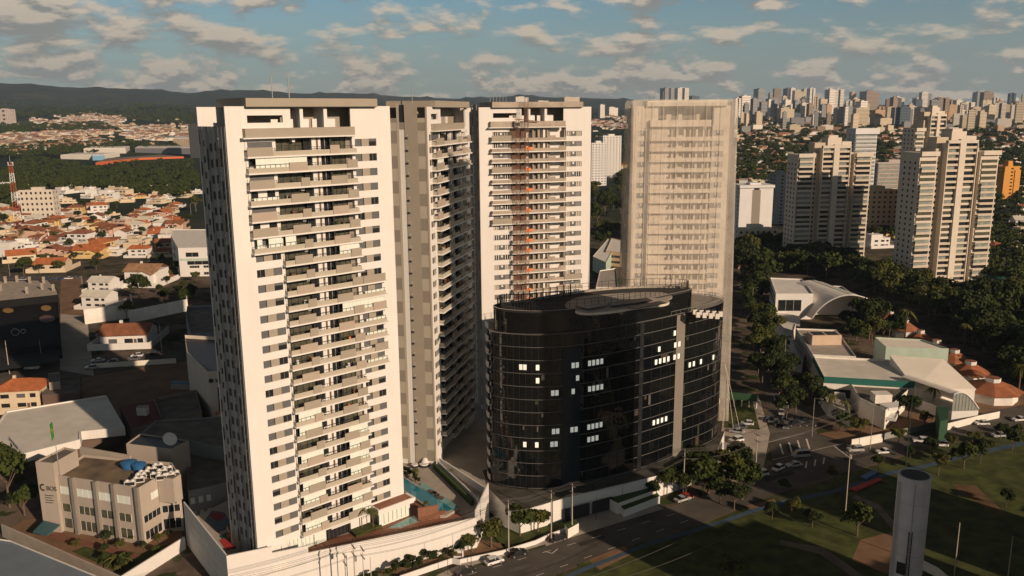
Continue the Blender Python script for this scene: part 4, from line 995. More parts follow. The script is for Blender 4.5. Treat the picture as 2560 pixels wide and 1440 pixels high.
# white clinic with glass bands
P=GP([(427,590),(445,622),(545,620),(545,575),(430,575)],17.)
bld('apartment_block','white flat-roofed block with green glass balcony, left of the nearest tower','apartment block',P,0,17,white,offw,[(1,[(12.,2.6)],[(.18,.5),(.72,.85)],dglass),(1,[(7.2,2.2)],[(.2,.95)],dglass),(1,[(9.6,1.4)],[(.02,1)],mint),(1,[(5.2,1.4),(1.,1.6)],[(.25,.5),(.6,.9)],dglass),(0,[(7,1.6),(12,1.6)],[(.3,.6)],dglass)],par=.5)
P=GP([(465,800),(478,838),(560,836),(560,765),(468,770)],9.)
bld('house','shaded blue-grey terrace house with open roof frames beside the tower','house',P,0,9,mat('blue_grey_render',(.20,.23,.27),.8,.1,.3),roofg,[(1,[(4.8,1.8)],[(.35,.6)],dglass)],par=.9)
# black painted nightclub with murals
P=GP([(-60,770),(-60,745),(142,732),(152,860),(-60,880)],6.)
nb=mat('black_paint',(.012,.012,.013),.95,.3,.4,spec=.08)
t,Q=bld('nightclub','black-painted low building with faded murals on its stepped walls','nightclub',P,0,5.8,nb,nb,par=.4)
def mural(pts,z,m):
    q=MB(); P=[G(x,y,z) for x,y in pts]; q.prism([(p.x-t.location.x,p.y-t.location.y) for p in P],z-.04,z,m); return q.build('mural',t)
for i,(x,y,w,h,m) in enumerate(((20,776,14,6,mat('gold_paint',(.30,.18,.05),.7)),(115,770,13,7,MT['gold_paint']),(118,797,20,9,mat('dusty_pink_paint',(.14,.08,.075),.8)),(38,830,11,9,pave),(58,828,7,6,pave))):
    ring=[(x+w*math.cos(a*math.pi/8),y+h*math.sin(a*math.pi/8)) for a in range(16)]; mural(ring,6.3,m)
    if i>2: mural([(x+(w-2)*math.cos(a*math.pi/8),y+(h-2)*math.sin(a*math.pi/8)) for a in range(16)],6.36,nb)
P=GP([(-60,760),(-60,705),(120,700),(143,725),(146,738)],9.)
bld('concrete_shell','unfinished concrete deck with stub columns above the black building','building',P,0,9,mat('black_wall2',(.015,.015,.016),.95,spec=.08),conc,par=.3)
t=thing('concrete_columns','row of raw concrete stub columns standing on the unfinished deck','columns',(0,0,0))
for i,(x,y) in enumerate(((2,715),(14,695),(43,693),(75,696),(110,696),(68,722),(106,712),(134,715))):
    p=G(x,y+12,9); q=MB(); q.box(p.x-.5,p.x+.5,p.y-.5,p.y+.5,9,12.5,conc); q.build('column',t)
P=GP([(-60,885),(-60,862),(150,850),(150,900),(-60,930)],4.); bld('nightclub_porch','dark open forecourt canopy below the black building','canopy',P,3.2,3.6,nb,mat('dark_sheet',(.03,.033,.036),.9,spec=.1),par=0)
# dark flat roofs right of the orange house
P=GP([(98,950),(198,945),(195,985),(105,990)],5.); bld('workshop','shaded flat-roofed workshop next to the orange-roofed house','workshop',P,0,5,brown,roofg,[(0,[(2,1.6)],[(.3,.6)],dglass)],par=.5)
P=GP([(120,935),(148,932),(150,955),(122,958)],7.5); bld('shed','small beige rooftop hut on the shaded workshop','shed',P,4.9,7.5,beige,roofg,par=.2)
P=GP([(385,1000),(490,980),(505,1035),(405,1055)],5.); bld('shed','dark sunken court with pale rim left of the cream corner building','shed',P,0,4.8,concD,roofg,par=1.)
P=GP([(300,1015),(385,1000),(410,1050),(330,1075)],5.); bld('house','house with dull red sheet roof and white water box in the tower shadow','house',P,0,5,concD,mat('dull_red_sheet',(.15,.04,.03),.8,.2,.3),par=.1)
p=G(357,1025,6.5); s=thing('water_tank','white roof box on the dull red roof','water tank',(p.x,p.y,4.9)); q=MB(); q.box(-1.5,1.5,-1.,1.,0,2.6,offw); q.box(-1.6,1.6,-1.1,1.1,2.6,2.8,pave); q.build('box',s)
p=G(455,958,2); s=thing('skip_container','blue-roofed site container on the vacant lot','container',(p.x,p.y,0),R(-8)); q=MB(); q.box(-3.6,3.6,-1.3,1.3,0,2.2,steel); q.box(-3.7,3.7,-1.4,1.4,2.2,2.4,mat('blue_tarp',(.05,.17,.26),.6)); q.build('body',s)
# retaining walls on the left slope
wallrun('retaining_wall','stained white retaining wall under the white two-storey house',[(212,803),(335,786),(330,762)],1.5,7.,offw,.5)
wallrun('retaining_wall','pale retaining wall below the dark round tree and pool',[(325,800),(470,770),(468,740)],1.5,6.,offw,.5)
wallrun('fence','corrugated site fence along the vacant lot',[(235,915),(440,902)],1.,2.,sheet,.15)
# ------------------------------------------------------------------ club complex, right
P=GP([(1926,695),(2006,698),(2033,735),(1940,735)],12.)
t,Q=bld('club_hall','white cube building with one large dark picture window','club building',P,0,11.6,white,offw,[(2,[(4.,5.2)],[(.30,.93)],dglass),(3,[(6,1.2),(8.5,1.2)],[(.1,.9)],dglass)],par=.6)
P=GP([(2010,712),(2105,716),(2140,742),(2035,740)],9.); bld('club_hall','flat dark roof with white rim behind the arched hall','club building',P,0,8.6,white,roofg,par=.6)
P=GP([(1925,775),(1930,802),(2000,812),(2000,790)],3.); bld('canopy','low white entrance canopy at the foot of the white cube','canopy',P,2.2,2.9,white,offw,par=0)
def vault():
    t=thing('arched_hall','white sheet-metal barrel-vault hall open at the front','hall',(0,0,0))
    A=G(2030,800,1);B=G(2232,808,1)  # front springings
    bk=Vector((-6,34,0)); m=MB(); n=18; N=3
    vm=mat('white_roof_sheet',(.88,.83,.75),.6,.06,.15,fn=stripes(0,.55,.93,.06))
    H=12.5
    for i in range(n):
        for th in (0,-.3):
            p=[]
            for (u,k) in ((i/n,0),((i+1)/n,0),((i+1)/n,1),(i/n,1)):
                P=A.lerp(B,u)+bk*k; z=2+H*(1-(2*u-1)**2)**.85*(1-.18*u); p.append((P.x,P.y,z+th))
            m.poly(p if th==0 else p[::-1],vm)
        u0,u1=i/n,(i+1)/n
    m.build('roof',t)
    e=MB()
    for i in range(n):
        P=A.lerp(B,i/n);Q=A.lerp(B,(i+1)/n); f=lambda u:2+H*(1-(2*u-1)**2)**.85*(1-.18*u)
        e.bar((P.x,P.y,f(i/n)-.15),(Q.x,Q.y,f((i+1)/n)-.15),.3,white,n=5)
        e.bar((P.x+.1,P.y-.1,f(i/n)),(P.x+bk.x,P.y+bk.y,f(i/n)+.05),.06,vm,n=4) if i in(0,17) else None
    e.build('front_arch',t)
    w=MB(); b0=A+bk*.8;b1=B+bk*.8; w.prism([(b0.x,b0.y),(b1.x,b1.y),(b1.x,b1.y+.3),(b0.x,b0.y+.3)],0,7,mat('dark_green_wall',(.02,.05,.045),.7)); w.build('back_wall',t)
    g=MB(); C=A.lerp(B,.47); D=A.lerp(B,.50); zz=2+H*.93; g.poly([(C.x,C.y,zz+.25),(D.x,D.y,zz+.2),(D.x+bk.x,D.y+bk.y,zz+.2),(C.x+bk.x,C.y+bk.y,zz+.25)],teal); g.build('ridge_strip',t)
vault()
P=GP([(1990,822),(2091,826),(2140,893),(2032,888)],7.5)
t,Q=bld('club_building','grey flat-roofed wing with a square roof hatch, below the arched hall','club building',P,0,7.2,offw,pave,[(3,[(2,3.6)],cols(12,.55),dglass)],par=.6)
q=MB(); p=G(2060,846,9)-t.location; q.box(p.x-5.6,p.x+5.6,p.y-3,p.y+3,7.2,11,mat('peach_render',(.55,.42,.32),.8)); q.box(p.x-4.9,p.x-.4,p.y-2.4,p.y+2.4,11,11.05,black); q.box(p.x+.4,p.x+4.9,p.y-2.4,p.y+2.4,11,11.05,black); q.build('roof_hatch',t)
P=GP([(2033,891),(2223,901),(2287,957),(2060,944)],8.)
t,Q=bld('club_building','long grey sheet roof with a teal green fascia','club building',P,0,7.6,offw,sheet,[(2,[(1.2,3.)],[(.55,.98)],dglass)],par=.7)
q=MB(); n=len(Q); 
for i in (2,3):
    a=Vector(Q[i]);b_=Vector(Q[(i+1)%n]); d=(b_-a).normalized(); nn=Vector((d.y,-d.x))*(-1)
    for s_ in (1,-1):
        pass
    c_=(a+b_)/2; nn=nn if nn.dot(c_)>0 else -nn; q.prism([tuple(a+nn*.15),tuple(b_+nn*.15),tuple(b_),tuple(a)],6.2,8.4,teal)
q.build('fascia',t)
P=GP([(2187,843),(2305,849),(2372,872),(2215,868)],10.)
t,Q=bld('club_building','pale mint green block with cream roof behind the tent-like hall','club building',P,0,9.6,mint,mat('cream_roof',(.82,.75,.65),.8,.08,.2),par=.5)
def gable(name,label,pts,z,rise,m,wm=offw,rid=.5):
    P=[Vector((*p,0)) for p in GP(pts,z)]; c=sum(P,Vector())/4; t=thing(name,label,'hall',(c.x,c.y,0)); L=[p-c for p in P]
    w=MB(); w.prism([(p.x,p.y) for p in L],0,z,wm); w.build('wall',t)
    r=MB(); a=L[0].lerp(L[1],rid); b=L[3].lerp(L[2],rid); z_=lambda p,q:(p.x,p.y,q)
    r.poly([z_(L[0],z+.05),z_(a,z+rise),z_(b,z+rise),z_(L[3],z+.05)],m); r.poly([z_(a,z+rise),z_(L[1],z+.05),z_(L[2],z+.05),z_(b,z+rise)],m)
    r.poly([z_(L[3],z+.05),z_(b,z+rise),z_(L[2],z+.05)],wm); r.build('roof',t); return t
def monopitch(name,label,pts,zn,zf,m,wm=offw):
    # pts: far-left, far-right, near-right, near-left
    P=[Vector((*p,0)) for p in GP(pts[:2],zf)]+[Vector((*p,0)) for p in GP(pts[2:],zn)]; c=sum(P,Vector())/4; t=thing(name,label,'hall',(c.x,c.y,0)); L=[p-c for p in P]; zs=[zf,zf,zn,zn]
    w=MB(); i=0
    for i in range(4):
        j=(i+1)%4; w.poly([(L[j].x,L[j].y,0),(L[i].x,L[i].y,0),(L[i].x,L[i].y,zs[i]-.1),(L[j].x,L[j].y,zs[j]-.1)],wm)
    w.build('wall',t); r=MB(); T=[(p.x*1.02,p.y*1.02,z) for p,z in zip(L,zs)]; B=[(x,y,z-.35) for x,y,z in T]
    r.poly([T[3],T[2],T[1],T[0]],m); r.poly(B,m)
    for i in range(4): j=(i+1)%4; r.poly([T[i],T[j],B[j],B[i]],white)
    r.build('roof',t); return t
monopitch('sports_hall','broad cream sloping roof of the club sports hall',[(2226,888),(2358,898),(2438,972),(2290,972)],6.5,11.,sheetW)
# arched glass hall at the lower right end of the club
def lunette():
    t=thing('glass_pavilion','white arched glass pavilion at the roadside end of the club','pavilion',(0,0,0))
    A=G(2380,1030,3.2);B=G(2446,1028,3.2); bk=Vector((-8,18,0)); m=MB(); n=12
    for i in range(n):
        f=lambda u:4+5.5*math.sin(math.pi*(.35+.65*u)); u0,u1=i/n,(i+1)/n; P=A.lerp(B,u0);Q=A.lerp(B,u1)
        m.poly([(P.x,P.y,f(u0)),(Q.x,Q.y,f(u1)),(Q.x+bk.x,Q.y+bk.y,f(u1)),(P.x+bk.x,P.y+bk.y,f(u0))],sheetW); m.bar((P.x,P.y,f(u0)),(Q.x,Q.y,f(u1)),.22,white,n=5)
    m.build('vault',t); g=MB()
    g.poly([(A.x,A.y+.1,3.5)]+[(A.lerp(B,i/n).x,A.lerp(B,i/n).y+.1,4+5.5*math.sin(math.pi*(.35+.65*i/n))) for i in range(n+1)]+[(B.x,B.y+.1,3.5)],mat('pale_glass',(.25,.27,.25),.1))
    for i in range(1,8): P=A.lerp(B,i/8); g.bar((P.x,P.y,3.5),(P.x,P.y,4+5.5*math.sin(math.pi*(.35+.65*i/8))),.07,white,n=4)
    g.build('glazing',t); w=MB(); w.prism([(A.x,A.y),(B.x,B.y),(B.x+bk.x,B.y+bk.y),(A.x+bk.x,A.y+bk.y)],0,3.4,white); w.build('wall',t)
lunette()
P=GP([(2122,952),(2287,961),(2214,1028),(2149,997)],6.)
t,Q=bld('club_building','dark brown flat roof with white rims at the club entrance','club building',P,0,5.6,offw,roofg,par=.7)
q=MB(); p=G(2203,985,8)-t.location; q.box(p.x-2.6,p.x+2.6,p.y-2,p.y+2,5.6,8.4,offw); q.build('roof_box',t)
P=GP([(2048,978),(2112,985),(2125,1035),(2070,1010)],4.); bld('club_building','pale flat roof sheltered by palms, left of the brown club roof','club building',P,0,4,offw,pave,par=.4)
P=GP([(2212,1030),(2245,1034),(2240,1046),(2210,1042)],4.); bld('entrance_canopy','white curved entrance canopy in front of the brown club roof','canopy',P,3.,3.7,white,white,par=.2)
P=GP([(2200,1010),(2247,1003),(2245,1018),(2222,1020)],6.5); bld('entrance_canopy','arched white porch hood over the club entrance','canopy',P,5.6,6.5,white,white,par=0)
P=GP([(2340,1020),(2372,1022),(2370,1052),(2350,1058)],6.); bld('green_wall_tower','dark green ivy-clad pier beside the arched glass pavilion','pier',P,0,6.5,greenp,greenp,par=0)
wallrun('boundary_wall','sunlit cream boundary wall along the club forecourt',[(2130,1100),(2208,1085)],2.5,2.6,offw,.3)
wallrun('club_fence','white and glass fence from the cream wall to the arched pavilion',[(2212,1083),(2350,1052)],2.,2.,steel,.12)
wallrun('club_fence','white roadside fence right of the ivy-clad pier',[(2370,1060),(2450,1040),(2500,1030)],2.,2.2,offw,.12)
P=GP([(1955,850),(1975,838),(2012,885),(2005,910),(1960,900)],3.5); bld('club_building','low shaded annex with glass roof left of the hatch-roofed wing','club building',P,0,3.4,offw,mat('blue_glass_roof',(.10,.13,.15),.3),par=.4)
P=GP([(1940,796),(1990,806),(1985,822),(1960,815)],6); bld('club_building','small link block between the white cube and the hatch-roofed wing','club building',P,0,5,offw,offw,par=.3)
# green footbridge edge by the netted tower
a=G(1800,985,4);b_=G(1893,992,4); t=thing('site_hoarding','long green hoarding at the foot of the netted tower','hoarding',(0,0,0)); q=MB(); q.prism([(a.x,a.y),(b_.x,b_.y),(b_.x,b_.y+.5),(a.x,a.y+.5)],2.4,4.8,greenp); q.build('board',t); q=MB()
for i in range(6): p=a.lerp(b_,i/5); q.box(p.x-.12,p.x+.12,p.y,p.y+.3,0,2.4,white)
q.build('posts',t)
# hexagonal red-roofed pavilions
for i,(x,y,r) in enumerate(((2480,968,13),(2425,925,10),(2385,895,9),(2340,870,8.5),(2300,845,8),(2262,818,8),(2225,795,7))):
    r*=.74; p=G(x,y,4); t=thing('pavilion',['nearest and largest','second nearest','third nearest','fourth nearest','fifth nearest','sixth nearest','farthest'][i]+' of the red-roofed eight-sided pavilions behind the club','pavilion',(p.x,p.y,0),R(22),'red-roofed pavilions')
    ring=[(r*math.cos(a*math.pi/4),r*math.sin(a*math.pi/4)) for a in range(8)]; q=MB(); q.prism([(a*.82,b*.82) for a,b in ring],0,3.6,offw); q.build('wall',t)
    q=MB()
    for j in range(8):
        a=ring[j];b=ring[(j+1)%8]; k=.28; q.poly([(*a,3.4),(*b,3.4),(b[0]*k,b[1]*k,6.2),(a[0]*k,a[1]*k,6.2)],mat('pavilion_tiles',(.30,.115,.055),.9,.35,.35))
    q.build('roof',t); q=MB(); q.prism([(a*.25,b*.25) for a,b in ring],6.,7.4,white,terra2); q.build('lantern',t)
# water tower
p=G(2287,1192,29.5); t=thing('water_tower','tall white cylindrical water tower in the lower right foreground','water tower',(p.x,p.y,0))
wt=mat('grey_white_paint',(.58,.58,.61),.8,.16,.22,fn=grime); q=MB(); q.bar((0,0,0),(0,0,29.5),2.75,wt,2.8,n=40); [q.bar((0,0,z),(0,0,z+.06),2.81,mat('shaft_seam',(.40,.40,.41),.8),n=40) for z in (5,10,15,20,25)]; o=q.build('shaft',t,smooth=False)
q=MB(); q.bar((0,0,29.5),(0,0,29.9),2.85,wt,2.85,n=40); q.bar((0,0,29.86),(0,0,29.95),2.4,mat('dark_tank_inside',(.05,.055,.06),.8),n=40); q.build('rim',t)
q=MB()
for a in (-118,-108): x,y=2.98*math.cos(R(a)),2.98*math.sin(R(a)); q.bar((x,y,1),(x,y,20 if a==-118 else 20),.09,black,n=4)
for z in range(2,40): q.bar((2.98*math.cos(R(-118)),2.98*math.sin(R(-118)),z*.5),(2.98*math.cos(R(-108)),2.98*math.sin(R(-108)),z*.5),.05,black,n=4)
q.bar((2.84*math.cos(R(-112)),2.84*math.sin(R(-112)),20),(2.84*math.cos(R(-112)),2.84*math.sin(R(-112)),29),.09,steel,n=4)
for a in (-172,-164): x,y=3.1*math.cos(R(a)),3.1*math.sin(R(a)); q.bar((x,y,2),(x,y,29),.06,steel,n=4)
for z in range(4,58): q.bar((3.1*math.cos(R(-172)),3.1*math.sin(R(-172)),z*.5),(3.1*math.cos(R(-164)),3.1*math.sin(R(-164)),z*.5),.04,steel,n=4)
q.build('ladder',t)
for z in (12.5,4.):
    q=MB(); a=R(-135); q.box(-.7,.7,-.3,.05,z-1.2,z+1.,black); o=q.build('window',t,(2.74*math.cos(a),2.74*math.sin(a),0)); o.rotation_euler=(0,0,a+R(90))
# earth retaining wall near the water tower
wallrun('boundary_wall','pale curved wall at the foot of the water tower',[(2290,1400),(2340,1425),(2400,1475)],1.5,2.,offw,.4)
# ------------------------------------------------------------------ mid-distance towers
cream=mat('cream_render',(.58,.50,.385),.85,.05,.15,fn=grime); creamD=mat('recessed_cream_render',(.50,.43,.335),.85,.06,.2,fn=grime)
bglass=mat('blue_balcony_glass',(.24,.26,.24),.15,.25,.5); bpara=mat('grey_balcony_front',(.52,.46,.37),.7,.08,.3)
def apartment(label,p,az,H_,lowL=-7,sc=1.,fl=25):
    t=thing('apartment_tower',label,'apartment tower',(p[0],p[1],p[2] if len(p)>2 else 0),R(90-az)); h=H_/fl
    w=MB()
    w.box(-24,-13.5,1.2,17,0,H_+lowL,cream); w.box(-13.5,-9,3.2,16,0,H_-3,creamD); w.box(-9,9,1.2,18,0,H_,cream); w.box(9,13,3.2,16,0,H_-3,creamD); w.box(13,24,1.2,17,0,H_+lowL,cream)
    w.box(-1.8,1.8,-.9,1.3,0,H_+2,cream); w.box(-9.2,-8.7,-.8,1.3,0,H_+1,cream); w.box(8.7,9.2,-.8,1.3,0,H_+1,cream); w.box(-5.6,-5.2,-.6,1.3,0,H_,creamD) if 0 else None
    w.box(-9.2,9.2,-.8,1.3,H_-.2,H_+1.4,cream)
    w.box(-24.2,-13.3,-.6,1.3,H_+lowL-1.8,H_+lowL+.6,cream); w.box(13.3,24.2,-.6,1.3,H_+lowL-1.8,H_+lowL+.6,cream)
    w.build('wall',t)
    r=MB(); r.box(-4,5,4,13,H_,H_+6,cream); r.box(-12,-5,5,13,H_-3,H_+3,creamD); r.box(6,12,5,13,H_-3,H_+3.5,cream); r.box(-3,3,5,11,H_+6,H_+7.5,cream); r.build('roof_block',t)
    rr=random.Random(int(p[0])); 
    def bay(u0,u1,var):
        b=MB(); b.box(u0,u1,-.5 if var<2 else .6,1.25,.0,.25,cream); b.box(u0+.1,u1-.1,-.5 if var<2 else .6,-.35 if var<2 else .75,.25,1.25,bpara if var!=2 else cream)
        b.box(u0+.2,u1-.2,.9,1.22,1.2,h-.1,[bglass,dglass,oglass][var%3]); 
        if var==0: b.box(u0+.3,u0+(u1-u0)*.6,-.3,-.2,1.25,h-.3,bglass)
        return b
    base={}
    for k in range(fl):
        for bi,(u0,u1) in enumerate(((-8.6,-2.),(2.,8.6),(-23.6,-14.),(13.6,23.4))):
            if bi>1 and (k+1)*h>H_+lowL-1.5: continue
            var=rr.randrange(3); key=(bi,var)
            if key not in base: base[key]=bay(u0,u1,var).build('balcony',t,(0,0,k*h)); continue
            o=base[key].copy(); COL.objects.link(o); o.location=(0,0,k*h)
    s=MB()
    for k in range(fl-3):
        for v in (4,8.5,13): s.box(-24.05,-23.9,v,v+1.3,k*h+1.1,k*h+2.4,dglass); s.box(23.9,24.05,v,v+1.3,k*h+1.1,k*h+2.4,dglass)
        for u in (-12.2,10.5): s.box(u,u+1.2,3.1,3.3,k*h+1.1,k*h+2.2,dglass)
    s.build('side_windows',t)
    if sc!=1: t.scale=(sc,sc,sc)
    return t
def base_of(px,py,D=None): p=G(px,py,0); return (p.x,p.y,0)
apartment('cream apartment tower with white central pilaster, left and farther of the twin pair',base_of(2072,655),84,72,lowL=-4,fl=24)
apartment('cream apartment tower with white central pilaster, right and nearer of the twin pair',base_of(2372,706),80,77,lowL=-5,fl=25)
ta=apartment('taller cream tower rising close behind the right twin tower',base_of(2318,596),78,90,lowL=-9,fl=29); ta.scale=(.72,.9,1)
def slab(label,p,az,w,d,h,wm,pattern='grid',fl=None,crown=True,z=0):
    t=thing('apartment_block',label,'apartment block',(p[0],p[1],z),R(90-az)); q=MB(); q.box(-w/2,w/2,0,d,0,h,wm); q.build('wall',t)
    n=fl or int(h/3); s=MB()
    hh=h/n
    r=MB()
    if crown: r.box(-w/6,w/6,d*.2,d*.7,h,h+3,wm); r.box(-w/2,w/2,0,.3,h,h+.8,wm); r.build('roof_block',t)
    for k in range(n):
        z0=k*hh+hh*.35
        if pattern=='grid':
            m=max(2,int(w/4))
            for i in range(m): u=-w/2+w*(i+.3)/m; s.box(u,u+w/m*.4,-.06,.02,z0,z0+hh*.42,dglass)
        elif pattern=='band': s.box(-w/2+.5,w/2-.5,-.5,.02,z0,z0+hh*.5,bglass); s.box(-w/2+.3,w/2-.3,-.9,-.5,z0-hh*.3,z0,wm)
        elif pattern=='split':
            s.box(-w*.08,w*.08,-.06,.02,z0,z0+hh*.4,dglass)
        for v in (d*.2,d*.6): s.box(-w/2-.05,-w/2+.02,v,v+1.3,z0,z0+hh*.45,dglass); s.box(w/2-.02,w/2+.05,v,v+1.3,z0,z0+hh*.45,dglass)
    s.build('windows',t); return t
g2=lambda x,y:tuple(G(x,y)[:2])
yel=mat('yellow_ochre_render',(.58,.28,.06),.8,.06,.2); peach=mat('peach_block',(.52,.38,.25),.85,.06,.2); coolw=mat('cool_white_render',(.66,.66,.66),.8,.05,.2,fn=grime); greyb=mat('blue_grey_render_far',(.25,.28,.30),.8,.06,.2)
t=slab('white block with two blank slabs and a dark central strip',g2(1886,592),86,26,16,38,coolw,'split',fl=12)
q=MB(); q.box(-3.2,3.2,-.12,.0,0,36,taupeD); q.box(-13.6,13.6,-1.2,17,37.6,39.6,coolw); q.build('roof_slab',t)
slab('blue-grey windowless slab just left of the left twin tower',g2(1950,560),80,11,14,42,greyb,'split')
slab('peach block with square windows between the twin towers',g2(2192,585),88,30,15,34,peach,'grid',fl=9)
t=slab('slim white tower with dark balcony bands behind the left twin',g2(2150,545),84,20,16,74,coolw,'band',fl=22); q=MB(); q.box(-11,11,-2,15,74,79,coolw); q.build('crown',t)
slab('blue-and-pink striped glass block between the twin towers',g2(2232,520),84,38,15,44,mat('rosy_block',(.42,.36,.33),.8,.1,.2),'band',fl=12)
t=slab('bright ochre yellow tower at the right edge',g2(2522,505),80,17,15,36,yel,'split',fl=10); q=MB(); q.box(-9.5,-3,-.8,14,0,30,yel); q.box(3,9.5,-.8,14,0,33,yel); q.box(-2,3,4,9,36,42,yel); q.build('bays',t)
slab('lower blue-grey block behind the ochre tower, near the left',g2(2475,500),80,20,14,22,greyb,'grid',fl=6)
slab('square white block with purple glass below the twin-slab white block',g2(1893,625),86,28,16,14,mat('warm_white_render',(.60,.54,.46),.8,.06,.2),'grid',fl=4)
P=GP([(1846,648),(1900,648),(1898,632),(1846,632)],6.); bld('shop_building','small pink building with orange stripe at the head of the avenue','shop',P,0,6,mat('pink_render',(.5,.36,.3),.8),offw,[(0,[(.8,2.)],[(.05,.95)],orange),(0,[(3.6,1.)],[(.3,.45),(.6,.75)],dglass)],par=.4)
P=GP([(1912,630),(1960,632),(1960,612),(1905,610)],7.); bld('shop_building','maroon-walled hall with pale roof beside the pink building','shop',P,0,6.5,mat('maroon_wall',(.12,.03,.03),.8),pave,par=.4)
t=slab('white tower wing with small windows, right wing between unfinished and netted towers',g2(1529,455),80,26,18,62,white,'grid',fl=18)
slab('left white tower wing between the unfinished and the netted towers',g2(1497,470),80,20,18,56,coolw,'grid',fl=17)
slab('grey recessed wing between the two white wings',g2(1512,450),80,16,14,60,greyb,'split',fl=18)
P=GP([(1482,640),(1515,655),(1545,600),(1520,596)],9.); bld('warehouse','pale green shed with cream roof right of the unfinished tower','warehouse',P,0,8.5,mint,offw,par=.3)
P=GP([(1490,720),(1545,720),(1540,672),(1500,678)],6.); bld('warehouse','grey flat-roofed shed seen over the black building roof','warehouse',P,0,6,offw,pave,[(0,[(1.5,2)],cols(4,.4),dglass)],par=.5)
P=GP([(1515,625),(1555,628),(1555,598),(1530,592)],10.); bld('office_block','pinkish low block left of the netted tower','office block',P,0,9,peach,offw,[(0,[(5.5,1.5),(2,1.5)],[(.1,.9)],dglass)],par=.4)
t=slab('pale ribbed tower alone on the far left hillside',(GT(13,316).x,GT(13,316).y),90,62,30,66,mat('pinkish_white',(.50,.44,.41),.8,.05,.05,fn=stripes(0,.12,.8,.5)),'split',fl=4,z=GT(13,316).z)
slab('dark unfinished tower peeping out left of the nearest tower',(GT(490,395).x,GT(490,395).y),80,22,22,70,mat('dark_frame',(.05,.055,.06),.8),'grid',fl=22,z=GT(490,395).z)
slab('cream six-storey block by the red and white mast',g2(97,545),84,30,14,26,cream,'grid',fl=5)
# skyline of the city on the right: measured by eye (left, right, top, base, tone)
sky_wall=[]
def tone(nm,c,f=15,w_=.45,d_=.42): return mat(nm,c,.8,.06,.02,fn=stripes(2,f,d_,w_))
tones={'w':tone('far_white',(.85,.80,.72)),'c':tone('far_cream',(.72,.62,.47)),'g':tone('far_grey',(.34,.35,.36)),'b':tone('far_brown',(.36,.28,.21)),'u':tone('far_blue',(.10,.14,.18)),'p':tone('far_peach',(.60,.42,.27)),'k':tone('far_dark',(.14,.14,.15))}
def unit(m,shape):
    t=thing('city_tower','x','tower',(0,0,0)); q=MB()
    if shape==0: q.box(-.5,.5,0,1,0,1,m)
    elif shape==1: q.box(-.5,-.12,0,1,0,1,m); q.box(.12,.5,0,1,0,1,m); q.box(-.12,.12,.15,.9,0,.97,MT['far_dark'])
    else: q.box(-.5,.1,0,1,0,1,m); q.box(.1,.5,.1,1,0,.93,m)
    q.build('wall',t); r=MB(); r.box(-.2,.2,.3,.7,1,1.045,m); r.build('roof_block',t); return t
units={}
TL=[(1660,1687,220,262,'g',1),(1693,1722,220,262,'w',1),(1728,1750,240,262,'u',0),(1836,1850,246,318,'w',1),(1852,1876,240,300,'w',0),(1893,1914,222,268,'g',2),(1935,1950,221,262,'b',0),(1922,1945,246,290,'g',0),(1966,1982,221,262,'k',0),(1975,1987,221,266,'w',0),(1986,2008,226,270,'c',2),(2008,2022,222,268,'c',0),(2022,2037,221,268,'w',1),(2070,2085,224,285,'w',0),(2085,2106,224,280,'w',1),(2164,2198,228,275,'b',2),(2130,2148,252,300,'g',0),(2148,2166,253,312,'w',0),(2216,2232,248,282,'b',0),(2234,2250,245,285,'k',0),(2218,2238,268,310,'c',0),(2238,2276,268,320,'g',2),(2248,2272,268,325,'u',0),(2327,2345,250,300,'g',0),(2345,2368,246,300,'b',1),(2395,2410,262,310,'g',0),(2441,2458,230,270,'g',0),(2458,2478,230,280,'b',0),(2410,2432,256,300,'w',1),(2432,2452,268,310,'c',0),(2455,2470,262,310,'w',0),(2470,2486,263,310,'c',0),(2486,2508,258,305,'w',1),(2508,2520,262,300,'c',0),(2530,2552,262,298,'w',2),(2552,2575,265,300,'c',0),(2496,2522,297,330,'w',0),(2385,2408,285,325,'w',0),(2408,2438,288,328,'c',0),(1952,1984,270,308,'c',2),(1982,2002,282,305,'u',0),(2003,2018,258,304,'w',0),(2022,2044,270,300,'g',2),(2050,2066,248,290,'c',0),(2092,2112,270,312,'c',0),(2112,2140,266,314,'g',2),(2140,2168,270,318,'c',0),(1858,1918,268,292,'c',0),(1870,1892,262,292,'w',0),(2186,2210,275,318,'p',0),(2200,2228,296,322,'c',0),(2290,2318,268,300,'c',0),(2320,2338,272,310,'w',2),(2372,2388,262,300,'p',0),(1290,1322,242,268,'w',2),(1342,1375,252,268,'w',0),(1410,1450,243,268,'c',0),(1500,1512,262,296,'w',0),(1520,1550,268,290,'w',2)]
rs=random.Random(21)
for i in range(95):
    x=rs.uniform(1845,2560); top=rs.uniform(240,288) if i%3 else rs.uniform(230,262); w_=rs.uniform(7,15); TL.append((x,x+w_,top,top+rs.uniform(22,60),rs.choice('wwwwcccgbpcu'),rs.choice([0,0,1,2])))
for i in range(30):
    x=rs.uniform(1850,2560); w_=rs.uniform(14,30); top=rs.uniform(292,322); TL.append((x,x+w_,top,top+rs.uniform(10,26),rs.choice('wccgpb'),0))
cn={'w':'white','c':'cream','g':'grey','b':'brown','u':'dark blue','p':'peach','k':'dark'}; shn={0:'plain',1:'twin-shaft',2:'stepped'}
seen={}
